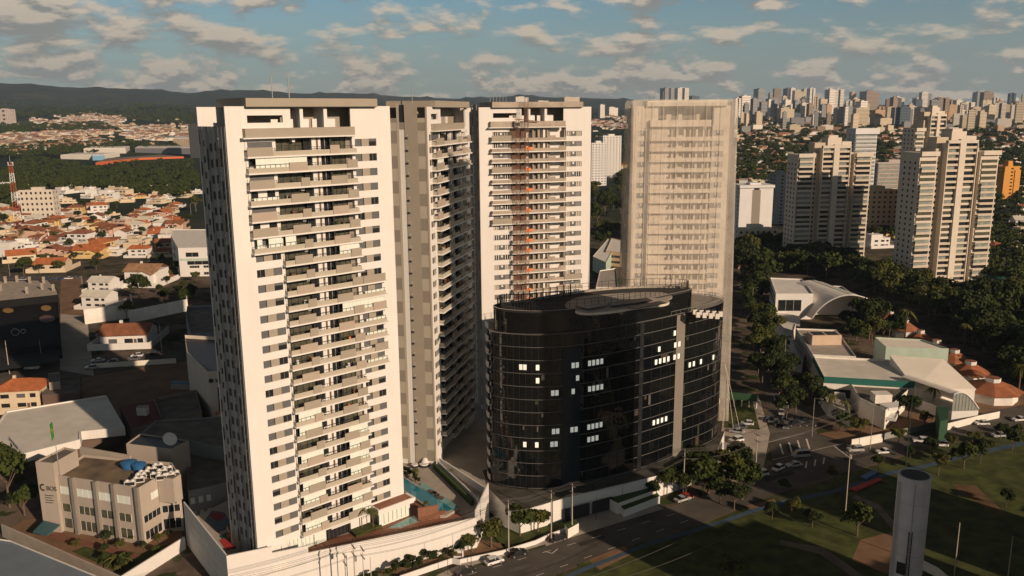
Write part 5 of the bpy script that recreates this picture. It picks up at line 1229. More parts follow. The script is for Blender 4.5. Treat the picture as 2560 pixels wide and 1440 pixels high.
for i,(x0,x1,yt,yb,c,s) in enumerate(TL):
    b_=GT((x0+x1)/2,yb)
    if b_ is None: continue
    D=math.hypot(b_.x,b_.y); d=ray((x0+x1)/2,yt); ztop=HC+d[2]/math.hypot(d[0],d[1])*D; h=ztop-b_.z
    if h<12: h=12
    if h>150:
        k=150/h; 
    w_=(x1-x0)/F*D*1.02
    if (c,s) not in units:
        u=unit(tones[c],s); units[(c,s)]=(proto(u),u)
        first=True
    pr,u=units[(c,s)]
    zone='on the far skyline' if yt<262 else ('among the far city towers' if yb<310 else 'in the lower front of the far city')
    side='left part' if x0<1880 else ('middle left' if x0<2060 else ('middle' if x0<2240 else ('middle right' if x0<2400 else 'right end')))
    if x0<1600: side='gap left of the netted tower'
    tall='tall' if h>75 else ('mid-height' if h>40 else 'low')
    lab=f"{tall} {shn[s]} {cn[c]} city tower, {where((x0+x1)/2,(yt+yb)/2)}"
    k=(lab); seen[k]=seen.get(k,0)+1
    az_=math.degrees(math.atan2(b_.x,b_.y))
    rz=R(-az_+rs.uniform(8,42))
    if first if (first:=False) else False: pass
    o=dup(pr,(b_.x,b_.y,b_.z-3),rz,(w_,w_*rs.uniform(.7,1.1),h+3),lab,'towers of the far city',depth=1)
for pr,u in units.values():
    for c in kids(u): bpy.data.objects.remove(c)
    bpy.data.objects.remove(u)
# ------------------------------------------------------------------ factory sheds beyond the wood
def shed(label,pts,h,wm,rm=None):
    P=[GT(*p) for p in pts]; z=min(p.z for p in P); c=sum(P,Vector())/len(P); t=thing('factory_shed',label,'factory shed',(c.x,c.y,z))
    q=MB(); q.prism([(p.x-c.x,p.y-c.y) for p in P],-3,h,wm,rm or offw); q.build('wall',t); r=MB(); r.prism([((p.x-c.x)*.96,(p.y-c.y)*.96) for p in P],h,h+.8,rm or offw); r.build('roof',t)
fw=mat('far_shed_white',(.60,.57,.52),.8,.06,.02)
shed('long white factory shed with light blue ends beyond the wood',[(152,398),(250,400),(300,392),(190,388)],10,fw)
shed('blue end bay of the long white factory shed',[(232,402),(262,401),(262,396),(232,397)],10.5,mat('light_blue_wall',(.16,.34,.5),.8))
shed('white factory shed behind the blue-ended one',[(210,384),(315,384),(325,376),(225,376)],12,fw)
shed('long grey and white factory shed right of the blue-ended shed',[(338,382),(480,386),(484,376),(345,374)],14,mat('dark_grey_shed',(.17,.18,.20),.8),fw)
shed('orange-fronted low factory beside the wood',[(240,416),(350,400),(460,396),(400,388),(265,402)],7,mat('orange_red_wall',(.55,.12,.04),.8),mat('brown_roof_far',(.20,.15,.11),.9))
shed('cream office block with many windows at the wood edge',[(434,366),(482,368),(484,358),(440,356)],22,mat('far_cream_grid',(.52,.42,.30),.8,.1,.1,fn=stripes(0,.18,.6,.4)))
shed('green roofed hall far behind the factories',[(405,352),(480,352),(484,344),(412,345)],9,fw,mat('far_green_roof',(.14,.22,.18),.8))
shed('orange striped supermarket roof at the edge of the far city',[(1838,306),(1868,306),(1868,300),(1838,300)],9,mat('orange_red_wall2',(.65,.12,.03),.8))
# ------------------------------------------------------------------ communications mast
p=G(47,575,0); t=thing('radio_mast','red and white lattice radio mast standing among the houses','radio mast',(p.x,p.y,0)); D=p.y
h=(575-418)/F*D*1.06
rw=[mat('mast_red',(.34,.09,.05),.6),white]
for seg in range(7):
    q=MB(); m=rw[(seg)%2] if seg!=6 else rw[0]; z0,z1=h*seg/7,h*(seg+1)/7
    for a in range(3):
        an=a*2.094; f=lambda z:(3.4-2.0*z/h); q.bar((f(z0)*math.cos(an),f(z0)*math.sin(an),z0),(f(z1)*math.cos(an),f(z1)*math.sin(an),z1),.28,m,n=4)
        for k in range(3):
            za=z0+(z1-z0)*k/3; zb=z0+(z1-z0)*(k+1)/3; a2=an+2.094; q.bar((f(za)*math.cos(an),f(za)*math.sin(an),za),(f(zb)*math.cos(a2),f(zb)*math.sin(a2),zb),.16,m,n=4)
    q.build('lattice_section',t)
q=MB(); q.bar((0,0,h-2),(0,0,h-1.6),2.6,steel,n=8); [q.box(2.2*math.cos(a)-.2,2.2*math.cos(a)+.2,2.2*math.sin(a)-.2,2.2*math.sin(a)+.2,h-2,h+1,white) for a in (0,1.5,3,4.5)]; q.bar((0,0,h),(0,0,h+6),.12,steel); q.build('antennas',t)
# ------------------------------------------------------------------ houses
def house_proto(kind,wm,rm,w,d,h):
    t=thing('house','x','house',(0,0,0)); q=MB(); q.box(-w/2,w/2,-d/2,d/2,-2,h,wm)
    e=.7; r=MB(); rise=d*.22
    if kind=='gable':
        q.poly([(-w/2,-d/2,h),(-w/2,0,h+rise),(-w/2,d/2,h)][::-1],wm); q.poly([(w/2,-d/2,h),(w/2,0,h+rise),(w/2,d/2,h)],wm)
        r.poly([(-w/2-e,-d/2-e,h-.15),(w/2+e,-d/2-e,h-.15),(w/2+e,0,h+rise+.1),(-w/2-e,0,h+rise+.1)],rm); r.poly([(w/2+e,d/2+e,h-.15),(-w/2-e,d/2+e,h-.15),(-w/2-e,0,h+rise+.1),(w/2+e,0,h+rise+.1)],rm)
    elif kind=='hip':
        k=w/2-d/2*.8; k=max(k,.3)
        A=[(-w/2-e,-d/2-e,h-.1),(w/2+e,-d/2-e,h-.1),(w/2+e,d/2+e,h-.1),(-w/2-e,d/2+e,h-.1)]; L_=(-k,0,h+rise);R_=(k,0,h+rise)
        r.poly([A[0],A[1],R_,L_],rm); r.poly([A[2],A[3],L_,R_],rm); r.poly([A[1],A[2],R_],rm); r.poly([A[3],A[0],L_],rm)
    elif kind=='cross':
        r.poly([(-w/2-e,-d/2-e,h-.15),(w/2+e,-d/2-e,h-.15),(w/2+e,0,h+rise),(-w/2-e,0,h+rise)],rm); r.poly([(w/2+e,d/2+e,h-.15),(-w/2-e,d/2+e,h-.15),(-w/2-e,0,h+rise),(w/2+e,0,h+rise)],rm)
        q.box(-w*.05,w*.42,-d/2-3,-d/2,-2,h-.8,wm); r.poly([(-w*.05-e,-d/2-3-e,h-1),(w*.185,-d/2-3-e,h+.7),(w*.185,-d*.1,h+.9),(-w*.05-e,-d*.1,h-.6)],rm); r.poly([(w*.42+e,-d/2-3-e,h-1),(w*.42+e,-d*.1,h-.6),(w*.185,-d*.1,h+.9),(w*.185,-d/2-3-e,h+.7)],rm)
        q.poly([(-w*.05,-d/2-3.02,h-.9),(w*.42,-d/2-3.02,h-.9),(w*.185,-d/2-3.02,h+.6)],wm)
    else:
        r.box(-w/2-.1,w/2+.1,-d/2-.1,d/2+.1,h,h+.3,rm); r.box(-w/5,w/4,-d/5,d/4,h+.3,h+2.,wm); q.box(-w/2,w*.1,-d/2,d*.1,h,h+2.6,wm) if kind=='flat2' else None
    q.build('wall',t); r.build('roof',t)
    fl=[.9] if h<4 else [.9,3.9]
    for z in fl:
        for u in ((-w*.32,-w*.14),(.02*w,.2*w),(w*.3,w*.42)):
            s=MB(); y=-d/2; 
            if kind=='cross' and u[0]>-.1*w: y=-d/2-3; 
            if kind=='cross' and u[0]>.25*w: continue
            s.box(u[0],u[1],y-.06,y,z,z+1.3,dglass if rs.random()<.7 else shut); s.build('window',t)
    s=MB(); s.box(w*.22,w*.28,-d/2-.05,-d/2,0,2.1,brown); s.build('door',t)
    y=MB(); yw,yd=w/2+2.2,d/2+4.; y.box(-yw,yw,-yd,-yd+.2,-1,1.9,wm); y.box(-yw,-yw+.2,-yd+.2,yd,-1,1.9,wm); y.box(yw-.2,yw,-yd+.2,yd,-1,2.1,wm); y.build('yard_wall',t); y=MB(); y.box(-yw+.3,yw-.3,-yd+.3,-d/2-.1,-1,.12,pave); y.build('yard_paving',t)
    c=MB(); c.box(-w*.2,-w*.2+.8,.5,1.2,h,h+rise*.9+1.,wm); c.build('chimney',t)
    return t
wallc={'white':white,'cream':mat('house_cream',(.62,.52,.38),.85,.06,.2,fn=grime),'yellow':mat('house_yellow',(.62,.45,.20),.85,.06,.2,fn=grime),'pink':mat('house_pink',(.55,.38,.29),.85,.06,.2,fn=grime)}
roofc={'bright terracotta':terra,'weathered terracotta':terra2,'ochre':terra3,'grey sheet':sheet}
HP={}
def get_house(kind,wc,rc,size):
    k=(kind,wc,rc,size)
    if k not in HP:
        w,d,h={'s':(10,8,3.2),'m':(13,10,3.4),'l':(14,11,6.3)}[size]
        HP[k]=proto(house_proto(kind,wallc[wc],roofc[rc] if rc in roofc else (offw if wc=='white' else pave),w,d,h))
    return HP[k]
used=set(); HN=[0]
def house(px,py,kind,wc,rc,size,rz,label=None,sc=1.,depth=2):
    p=GT(px,py)
    if p is None: return
    pr=get_house(kind,wc,rc,size); HN[0]+=1
    dup(pr,(p.x,p.y,p.z),R(rz),sc,label,'houses of the town',depth=depth)
near_h=[(350,640-0,'l0')]
# near houses placed one by one
house(252,765,'gable','white','grey sheet','l',-6,'white two-storey house with grey gabled roof on a high retaining wall',.95)
house(262,725,'gable','white','grey sheet','l',-6,'second grey-roofed white house, right behind the one on the retaining wall',.9)
house(370,710,'cross','white','ochre','l',-4,'large white villa with ochre tiled roof beside the dark round tree',1.35)
house(325,855,'gable','white','weathered terracotta','m',6,'long low house with rusty tiled roof on the shaded street',1.45)
house(275,835,'gable','white','bright terracotta','s',6,'small white outbuilding with bright tiles behind the long low house',.6)
house(62,1010,'hip','cream','bright terracotta','l',8,'cream two-storey house with vivid orange hipped roof near the left edge',1.05)
house(135,675,'gable','cream','bright terracotta','m',6,'cream house with broad orange roof above the cross street',1.35)
house(55,650,'gable','cream','bright terracotta','m',30,'pale house with tall blank gable wall and orange roof, far left',1.3)
house(232,640,'cross','yellow','bright terracotta','m',2,'yellow house with a wide porch and two orange gables',1.5)
house(352,640,'hip','white','bright terracotta','l',2,'white two-storey house with arched windows and orange roof',.9)
house(420,700,'hip','white','weathered terracotta','s',0,'tiny hut with brown roof tucked by the white flat-roofed block',.7)
house(180,622,'flat','white','none','m',12,'long low white flat-roofed house behind the yellow house',1.3)
house(262,600,'flat2','white','none','s',8,'white cube house behind the yellow porch house',1.)
house(400,585,'hip','cream','bright terracotta','m',-10,'cream house with glowing orange roof left of the white flat-roofed block',1.1)
house(440,560,'gable','pink','bright terracotta','m',10,'pink-gabled house with bright orange roof by the dark trees',1.1)
house(340,575,'hip','white','grey sheet','l',0,'grey-roofed two-storey house in the middle of the tiled roofs',.9)
wr_=random.Random(5)
kn={'gable':'gabled','hip':'hip-roofed','cross':'cross-gabled','flat':'flat-roofed','flat2':'stepped cube'}
def scatter(n,x0,x1,y0,y1,kinds,zone,flat=.2,depth=2,scr=(.85,1.15),mind=9):
    pts=[];tries=0
    while len(pts)<n and tries<n*30:
        tries+=1; x=wr_.uniform(x0,x1); y=wr_.uniform(y0,y1); p=GT(x,y)
        if p is None or any((p.x-q[0])**2+(p.y-q[1])**2<(mind**2) for q in HPOS): continue
        HPOS.append((p.x,p.y)); pts.append(1)
        kind=wr_.choice(['flat','flat2']) if wr_.random()<flat else wr_.choice(['gable','hip','hip','cross'])
        wc=wr_.choice(['white','white','cream','pink','yellow']); rc=wr_.choice(['bright terracotta','weathered terracotta','weathered terracotta','weathered terracotta','ochre','grey sheet']) if kind[:4]!='flat' else 'none'
        if kind[:4]=='flat': wc=wr_.choice(['white','cream'])
        size=wr_.choice('smml')
        lab=f"{wc} {kn[kind]} house{'' if rc=='none' else ' with '+rc+' roof'}, {where(x,y-8)}"
        if len(lab.split())>16: lab=f"{wc} {kn[kind]} house, {where(x,y-8)}"
        house(x,y,kind,wc,rc,size,wr_.uniform(-22,22)+wr_.choice([0,0,90]),lab,wr_.uniform(*scr),depth)
HPOS=[tuple(G(x,y)[:2]) for x,y in ((252,765),(262,725),(370,710),(325,855),(135,675),(55,650),(232,640),(352,640),(180,622),(262,600),(400,585),(440,560),(340,575),(97,545),(47,575))]
scatter(92,0,455,516,640,None,'left neighbourhood of tiled roofs',.14,mind=10.5)
scatter(34,10,500,472,512,None,'row of new white houses before the dark wood',.85,scr=(.9,1.3),mind=13)
scatter(14,1840,2000,420,470,None,'slope of houses left of the twin towers',.35,mind=16)
scatter(40,1840,1985,340,440,None,'scattered suburb behind the netted tower',.4,depth=1,mind=24)
scatter(26,2160,2290,350,620,None,'suburb seen between the twin towers',.4,depth=1,mind=20)
scatter(22,2450,2560,420,660,None,'suburb at the right edge',.45,depth=1,mind=20)
scatter(14,1480,1560,300,440,None,'low houses seen beside the netted tower',.4,depth=1,mind=24)
scatter(80,0,480,300,372,None,'far hillside town on the left',.1,depth=1,scr=(1.,1.4),mind=30)
for pr in HP.values():
    for c in kids(pr[0]): bpy.data.objects.remove(c)
    bpy.data.objects.remove(pr[0])
# the remaining thousands of far houses, one mass
def far_town():
    v=[];f=[];mi=[]; ms=[MT['house_cream'],white,mat('far_terracotta',(.30,.15,.09),.9,.2,.05),mat('far_brown_roofs',(.22,.125,.08),.9,.2,.05),MT['house_pink'],mat('far_grey_roofs',(.28,.26,.23),.9,.2,.05)]
    def one(p,w,d,h,rz,wi,ri):
        c,s=math.cos(rz),math.sin(rz); i=len(v)
        L=[(-w,-d),(w,-d),(w,d),(-w,d)]; P=[(p.x+a*c-b*s,p.y+a*s+b*c) for a,b in L]
        v.extend([(*q,p.z-3) for q in P]+[(*q,p.z+h) for q in P]); 
        m1=((P[0][0]+P[3][0])/2,(P[0][1]+P[3][1])/2,p.z+h+d*.5); m2=((P[1][0]+P[2][0])/2,(P[1][1]+P[2][1])/2,p.z+h+d*.5); v.extend([m1,m2])
        for q in ((0,1,5,4),(1,2,6,5),(2,3,7,6),(3,0,4,7)): f.append(tuple(i+k for k in q)); mi.append(wi)
        f.append((i+4,i+5,i+9,i+8)); f.append((i+6,i+7,i+8,i+9)); f.append((i+5,i+6,i+9)); f.append((i+7,i+4,i+8)); mi.extend([ri]*4)
    r=random.Random(77)
    # bands of town on the slopes: polygons in the photograph
    zones=[([(90,318),(260,285),(330,290),(300,312),(480,318),(485,350),(380,352),(280,335),(130,345)],1500),([(0,338),(130,335),(200,345),(280,350),(270,368),(0,372)],520),([(70,300),(240,280),(235,300),(100,312)],160),
     ([(0,362),(60,365),(130,372),(60,385),(0,385)],60),([(1840,330),(2560,310),(2560,420),(2440,470),(1985,400),(1985,470),(1840,470)],330),([(1480,290),(1565,292),(1565,330),(1480,320)],120),([(1836,296),(2560,285),(2560,335),(1836,345)],700),([(2150,340),(2280,340),(2280,450),(2150,440)],110)]
    def inside(x,y,P):
        c=False;j=len(P)-1
        for i in range(len(P)):
            if (P[i][1]>y)!=(P[j][1]>y) and x<(P[j][0]-P[i][0])*(y-P[i][1])/(P[j][1]-P[i][1])+P[i][0]: c=not c
            j=i
        return c
    for P,n in zones:
        xs=[p[0] for p in P];ys=[p[1] for p in P]; k=0;t_=0
        while k<n and t_<n*6:
            t_+=1; x=r.uniform(min(xs),max(xs)); y=r.uniform(min(ys),max(ys))
            if not inside(x,y,P): continue
            if math.sin(x*.05+y*.11)+math.sin(x*.023-y*.3)>1.1: continue
            p=GT(x,y)
            if p is None: continue
            k+=1; big=r.random()<.12
            one(p,r.uniform(4,8)*(2 if big else 1),r.uniform(3.5,6)*(1.5 if big else 1),r.uniform(3,7),r.uniform(-.4,.4),r.choice([0,1,1,4]),r.choice([2,3,3,2,5,0,5]))
    me=bpy.data.meshes.new('far_houses'); me.from_pydata(v,[],f); [me.materials.append(m) for m in ms]; me.polygons.foreach_set('material_index',mi); o=bpy.data.objects.new('far_houses',me); COL.objects.link(o)
    tag(o,'mass of tiny tile-roofed houses covering the far slopes','houses',kind='stuff')
far_town()

# ------------------------------------------------------------------ neighbouring buildings outside the picture, whose shadows fall into it
def aside(label,u0,u1,a0,a1,h,wm,cut=None):
    cu,sa=(u0+u1)/2,(a0+a1)/2; S=R(SAZ); U=(-math.cos(S),math.sin(S)); A=(-math.sin(S),-math.cos(S))
    c=(U[0]*cu+A[0]*sa,U[1]*cu+A[1]*sa); t=thing('apartment_block',label,'apartment block',(c[0],c[1],0),math.atan2(U[1],U[0])); w=(u1-u0)/2; d=(a1-a0)/2
    q=MB(); q.box(-w,w,-d,d,0,h,wm); q.build('wall',t); q=MB(); q.box(-w*.5,w*.3,-d*.5,d*.5,h,h+2.5,wm); q.build('roof_block',t); q=MB()
    for k in range(int(h/3)):
        for i in range(int(w/2.2)):
            u=-w+2*w*(i+.3)/int(w/2.2)
            for s_ in (-1,1): q.box(u,u+1.7,s_*d-.05,s_*d+.05,k*3+1,k*3+2.3,dglass)
    q.build('windows',t); return t
aside('tall cream tower outside the picture, right of the drone',131,155,8,30,136,cream)
aside('mid-height block outside the picture beyond the water tower',181,213,-14,6,41,cream)
aside('low block outside the picture right of the park',216,250,-10,10,17.5,offw)
aside('low block outside the picture below the park lawn',150,178,-40,-20,32.5,offw)
aside('stepped wing of the low block below the park lawn',150,165,-20,-8,39.,offw)
# ------------------------------------------------------------------ trees
def leafmat(nm,c,c2):
    m=mat(nm,c,.85,.3,.9,spec=.15,col2=c2); b=m.node_tree.nodes['Principled BSDF']; b.inputs['Subsurface Weight'].default_value=0
    return m
LM=[leafmat('leaves_deep',(.028,.046,.012),(.062,.080,.018)),leafmat('leaves_olive',(.048,.062,.015),(.105,.105,.025)),leafmat('leaves_dark',(.018,.03,.010),(.042,.055,.016))]
trunkm=mat('bark',(.14,.10,.07),.95,.3,1.5)
def crown_geo(r,seed,n,leaf,flat=.75,lumps=9):
    g=np.random.default_rng(seed); C=[]
    for i in range(lumps):
        a=g.uniform(0,6.283); q=r*.62*math.sqrt(g.uniform()); C.append((q*math.cos(a),q*math.sin(a),g.uniform(-.25,.5)*r*flat,r*g.uniform(.28,.5)))
    C=np.array(C); idx=g.integers(0,lumps,n); d=g.normal(size=(n,3)); d/=np.linalg.norm(d,axis=1)[:,None]; d[:,2]=np.where(d[:,2]<-.35,-d[:,2]*.6,d[:,2])
    rad=C[idx,3]*(g.uniform(.72,1.08,n)); P=C[idx,:3]+d*rad[:,None]*np.array([1,1,.85])
    nrm=d+g.normal(size=(n,3))*.55; nrm/=np.linalg.norm(nrm,axis=1)[:,None]
    t=np.cross(nrm,g.normal(size=(n,3))); t/=np.linalg.norm(t,axis=1)[:,None]; b=np.cross(nrm,t); s=leaf*g.uniform(.6,1.3,n)[:,None]
    V=np.stack([P-t*s-b*s*.6,P+t*s-b*s*.6,P+t*s*.7+b*s*.8,P-t*s*.7+b*s*.8],1).reshape(-1,3)
    return V
def crown_mesh(nm,V,m):
    n=len(V)//4; me=bpy.data.meshes.new(nm); me.vertices.add(len(V)); me.vertices.foreach_set('co',V.astype(np.float32).ravel())
    me.loops.add(len(V)); me.loops.foreach_set('vertex_index',np.arange(len(V),dtype=np.int32)); me.polygons.add(n); me.polygons.foreach_set('loop_start',np.arange(0,len(V),4,dtype=np.int32)); me.polygons.foreach_set('loop_total',np.full(n,4,np.int32))
    me.update(calc_edges=True); me.validate(); me.materials.append(m); return me
def tree_proto(seed,r,h,m,n=1400,leaf=.34,flat=.75,lumps=10,name='tree'):
    t=thing(name,'x','tree',(0,0,0)); V=crown_geo(r,seed,n,leaf,flat,lumps); V[:,2]+=h
    o=bpy.data.objects.new('crown',crown_mesh('crown',V,m)); COL.objects.link(o); o.parent=t
    q=MB(); g=random.Random(seed); q.bar((0,0,-1.5),(0,0,h*.6),.28,trunkm,.16)
    for i in range(5): a=g.uniform(0,6.28); q.bar((0,0,h*.45+i*.3),(r*.6*math.cos(a),r*.6*math.sin(a),h+g.uniform(-.1,.3)*r),.12,trunkm,.04,n=5)
    q.build('trunk',t); return t
TP=[]
for s,(r,h,mi,nm) in enumerate([(4.2,5.2,0,'broadleaf_tree'),(5.2,6.4,2,'broadleaf_tree'),(3.2,4.4,1,'broadleaf_tree'),(6.2,7.6,0,'broadleaf_tree'),(5.6,7.,1,'broadleaf_tree'),(4.6,6.,2,'broadleaf_tree')]):
    t=tree_proto(100+s,r,h,LM[mi],n=1500 if r>4 else 900,leaf=.36 if r>4 else .28,name=nm); TP.append((proto(t),r))
def palm_proto(seed,h,r,name='palm_tree'):
    t=thing(name,'x','palm tree',(0,0,0)); g=random.Random(seed); q=MB(); q.bar((0,0,-1),(0,0,h),.22,trunkm,.15); q.build('trunk',t); c=MB()
    for i in range(17):
        a=i*2.4; up=g.uniform(.1,.9); pts=[]
        for k in range(6):
            u=k/5; x=r*u; z=h+r*(up*u-.95*u*u*(1.+.3*(1-up))); pts.append((x*math.cos(a),x*math.sin(a),z))
        sx,sy=-math.sin(a),math.cos(a)
        for k in range(5):
            w0=.34*(1-(k/5)**2)+.05; w1=.34*(1-((k+1)/5)**2)+.03
            for sgn in (1,-1):
                p=pts[k];n_=pts[k+1]; c.poly([p,n_,(n_[0]+sx*w1*sgn,n_[1]+sy*w1*sgn,n_[2]-w1*.7),(p[0]+sx*w0*sgn,p[1]+sy*w0*sgn,p[2]-w0*.7)],LM[1])
    c.build('crown',t); return t
PP=proto(palm_proto(1,7.5,2.6)); PS=proto(palm_proto(2,2.2,1.5)); PB=proto(palm_proto(3,1.6,4.))
tr=random.Random(31)
def tree(px,py,rad,label,z=None,k=None,group=None):
    p=GT(px,py) if z is None else G(px,py,z)
    pr,r=TP[tr.randrange(6) if k is None else k]; s=rad/r
    return dup(pr,(p.x,p.y,p.z),tr.uniform(0,6.28),(s*tr.uniform(.9,1.1),s*tr.uniform(.9,1.1),s*tr.uniform(.9,1.05)),label,group)
named=[(350,755,7.5,'dark dense round tree beside the villa pool',1),(60,690,6,'round green tree on the cross street, left',0),(150,680,4.2,'yellow-green bushy tree in front of the orange-roofed house',4),(318,800,4.5,'rounded tree behind the long low house',4),(375,835,3,'small tree at the right end of the long low house',2),(25,1270,8.5,'large glossy tree at the left edge beside the taupe office',3),(62,1290,4,'shrubby tree between the large left tree and the stair tower',0),
(1228,1375,3.6,'round street tree in front of the podium end',2),(1300,1345,4.2,'tall street tree beside the terrace wall',0),(1345,1335,2.8,'small street tree right of the tall street tree',2),(1180,1385,2.2,'thin bush at the podium foot',2),(1370,1315,2.2,'dark shrub tree at the garage ramp',5),(1625,1255,2.5,'small dark tree by the planter boxes',5),(1575,1235,1.6,'sapling in the upper planter box',2),
(1770,1235,5.5,'big leafy tree at the right end of the black building',0),(1745,1200,4.2,'tree behind the big leafy tree by the black building',1),(1820,1205,4.5,'leafy tree on the corner pavement',4),(1855,1250,5,'broad tree beside the avenue at the park edge',0),(1835,1275,4,'dark tree with parked white car beneath',1),(1800,1262,3.8,'dark reddish tree beside the avenue',5),
(1885,905,6.5,'flat-crowned tree in the corner square',4),(1905,960,6,'dark tree left of the avenue, nearest the square',1),(1895,935,4.5,'tree behind the dark avenue tree',0),(2172,848,9,'large dark tree under the arched hall',1),(2140,855,5,'smaller tree left of the large dark one by the arched hall',0),(2012,880,4.2,'tree between the annex and the long grey roof',5),(2050,1035,4.5,'tree at the club corner by the avenue',1),(2030,1000,5,'tall tree shading the club corner',5),(2100,1075,3.6,'bushy tree along the club forecourt',0),(2150,1092,3.,'low tree behind the cream forecourt wall',4),(2270,1050,4.2,'tree in front of the club porch',1),(2310,1075,2.6,'small tree on the forecourt fence',2),
(2245,1115,2.6,'reddish-brown slender tree near the crosswalk',2),(2345,1190,3.,'young tree on the blue path, left one',2),(2408,1175,4.,'round tree on the blue path, middle one',0),(2450,1160,3.6,'tree on the blue path, right of the middle one',1),(2530,1128,3.4,'tree on the blue path near the right edge',0),(1930,1300,2.2,'dark sapling on the lit lawn',5),(1978,1290,2.4,'light green sapling on the lit lawn',4),(2142,1345,4.,'young tree beside the lit lawn path',0),(2030,1320,2.5,'shrub on the dark lawn',1),(1830,1480,3.5,'leafy tree top cut by the bottom edge',4),(2515,1270,2.5,'palm-like young tree on the shaded lawn',1),
(1495,590,6.5,'green tree right of the unfinished tower',4),(1500,620,5,'dark tree below the green one by the unfinished tower',1),(490,530,8,'very dark round tree left of the nearest tower',2),(470,560,5,'dark tree beside the pink-gabled house',1),(205,520,5,'round tree among the new white houses',1),(395,545,4,'round tree beside the cream block',0),(1860,650,7,'tree at the head of the avenue',0)]
for px,py,rad,lab,k in named: tree(px,py,rad,lab,k=k)
# the park wood behind the club, each tree of it
def zone_trees(n,P,rad,label,group,mind=6.,z=None,sink=0.,nm=None):
    xs=[p[0] for p in P];ys=[p[1] for p in P]; pts=[];t_=0
    while len(pts)<n and t_<n*40:
        t_+=1; x=tr.uniform(min(xs),max(xs)); y=tr.uniform(min(ys),max(ys)); c=False;j=len(P)-1
        for i in range(len(P)):
            if (P[i][1]>y)!=(P[j][1]>y) and x<(P[j][0]-P[i][0])*(y-P[i][1])/(P[j][1]-P[i][1])+P[i][0]: c=not c
            j=i
        if not c: continue
        p=GT(x,y) if z is None else G(x,y,z)
        if p is None or any((p.x-q[0])**2+(p.y-q[1])**2<mind**2 for q in pts): continue
        pts.append((p.x,p.y)); pr,r=TP[tr.choice([0,1,1,3,4,5,5])]; s=tr.uniform(*rad)/r
        o=dup(pr,(p.x,p.y,p.z-sink),tr.uniform(0,6.28),(s,s,s*tr.uniform(.9,1.25)),(label+', '+where(x,y-12)),group,depth=1)
        if nm: o.name=nm; o['category']=nm
zone_trees(130,[(1862,690),(1850,625),(2000,625),(2110,670),(2230,712),(2400,760),(2560,760),(2700,800),(2700,1000),(2560,985),(2500,915),(2440,870),(2300,790),(2240,750),(2170,735),(2110,705),(1925,680),(1900,760),(1885,770)],(6.5,9.5),'dark park wood tree','trees of the park wood',5.6,sink=3.2)
zone_trees(34,[(1850,720),(1900,760),(1940,850),(1985,980),(1995,1060),(1960,1060),(1925,960),(1880,830)],(3.8,5.6),'avenue street tree','trees lining the avenue',7)
zone_trees(22,[(1485,480),(1560,470),(1560,560),(1485,570)],(6,8),'dark tree','trees right of the unfinished tower',9)
zone_trees(50,[(0,520),(460,520),(460,690),(200,690),(0,690)],(2.6,4.2),'garden tree among tiled roofs','garden trees of the left neighbourhood',14)
zone_trees(5,[(1880,1225),(1960,1215),(2080,1205),(2190,1170),(2200,1180),(2080,1216),(1900,1250)],(1.8,3.),'park edge tree','trees of the park edge',9)
zone_trees(7,[(2240,1145),(2400,1118),(2560,1088),(2560,1094),(2400,1126),(2250,1155)],(1.6,2.6),'verge tree','trees of the road verge',6)
zone_trees(14,[(1640,1235),(1700,1190),(1790,1165),(1880,1175),(1870,1215),(1760,1240),(1690,1262)],(2.6,4.),'street tree on the dark kerb by the black building','kerb trees by the black building',4.5)
zone_trees(16,[(2110,830),(2190,820),(2260,850),(2250,835),(2180,870),(2120,862)],(3,5.5),'club garden tree','trees of the club garden',5)
zone_trees(14,[(390,690),(500,700),(480,760),(440,780),(380,740)],(2.5,4),'shrubby garden tree','garden trees by the villa',6)
zone_trees(12,[(430,1380),(290,1440),(240,1400),(180,1375),(200,1365),(420,1350),(470,1330)],(1.,1.6),'low shrub','shrubs of the office garden',3,nm='shrub')
zone_trees(20,[(1150,1400),(900,1470),(1050,1405),(1180,1362),(1225,1350)],(1.,1.5),'low shrub below the podium','shrubs below the podium',1.6,nm='shrub')
zone_trees(12,[(1010,1180),(1018,1180),(1055,1206),(1046,1212),(1010,1192)],(.7,.9),'clipped shrub beside the long pool','shrubs by the pool',1.2,z=5.8,nm='shrub')
for i,(x,y,z,s,l) in enumerate([(1040,1205,5.7,.45,'slim palm on the pool terrace'),(1066,1285,5.7,.4,'slim palm beside the pool screen'),(905,1318,6.3,.6,'left palm on the raised lawn'),(933,1318,6.3,.55,'right palm on the raised lawn'),(1130,1195,5.7,.3,'young palm above the garden wall')]):
    p=G(x,y,z); dup(PP,(p.x,p.y,z),tr.uniform(0,6),s,l)
p=G(296,1410,0); dup(PB,(p.x,p.y,0),.3,1.05,'pale feathery palm in the taupe office garden')
for i,(x,y,s,l) in enumerate([(55,608,1.2,'spreading palm on the far left street'),(2262,850,1.7,'tall palm between the arched hall and the mint block'),(2258,905,1.2,'palm behind the tall palm'),(2530,925,1.5,'tall white-trunked palm near the right edge'),(2075,1040,.9,'palm at the club corner'),(2110,1050,.8,'palm left of the cream forecourt wall'),(2330,1030,1.1,'palm beside the arched glass pavilion'),(2300,1010,1.0,'palm before the brown club roof'),(2545,990,1.4,'palm leaning at the right edge'),(2410,870,1.3,'palm behind the red-roofed pavilions')]):
    p=G(x,y,0); dup(PP,(p.x,p.y,0),tr.uniform(0,6),s,l)
for pr,r in TP:
    for c in kids(pr[0]): bpy.data.objects.remove(c)
    bpy.data.objects.remove(pr[0])
for pr in (PP,PS,PB):
    for c in kids(pr[0]): bpy.data.objects.remove(c)
    bpy.data.objects.remove(pr[0])
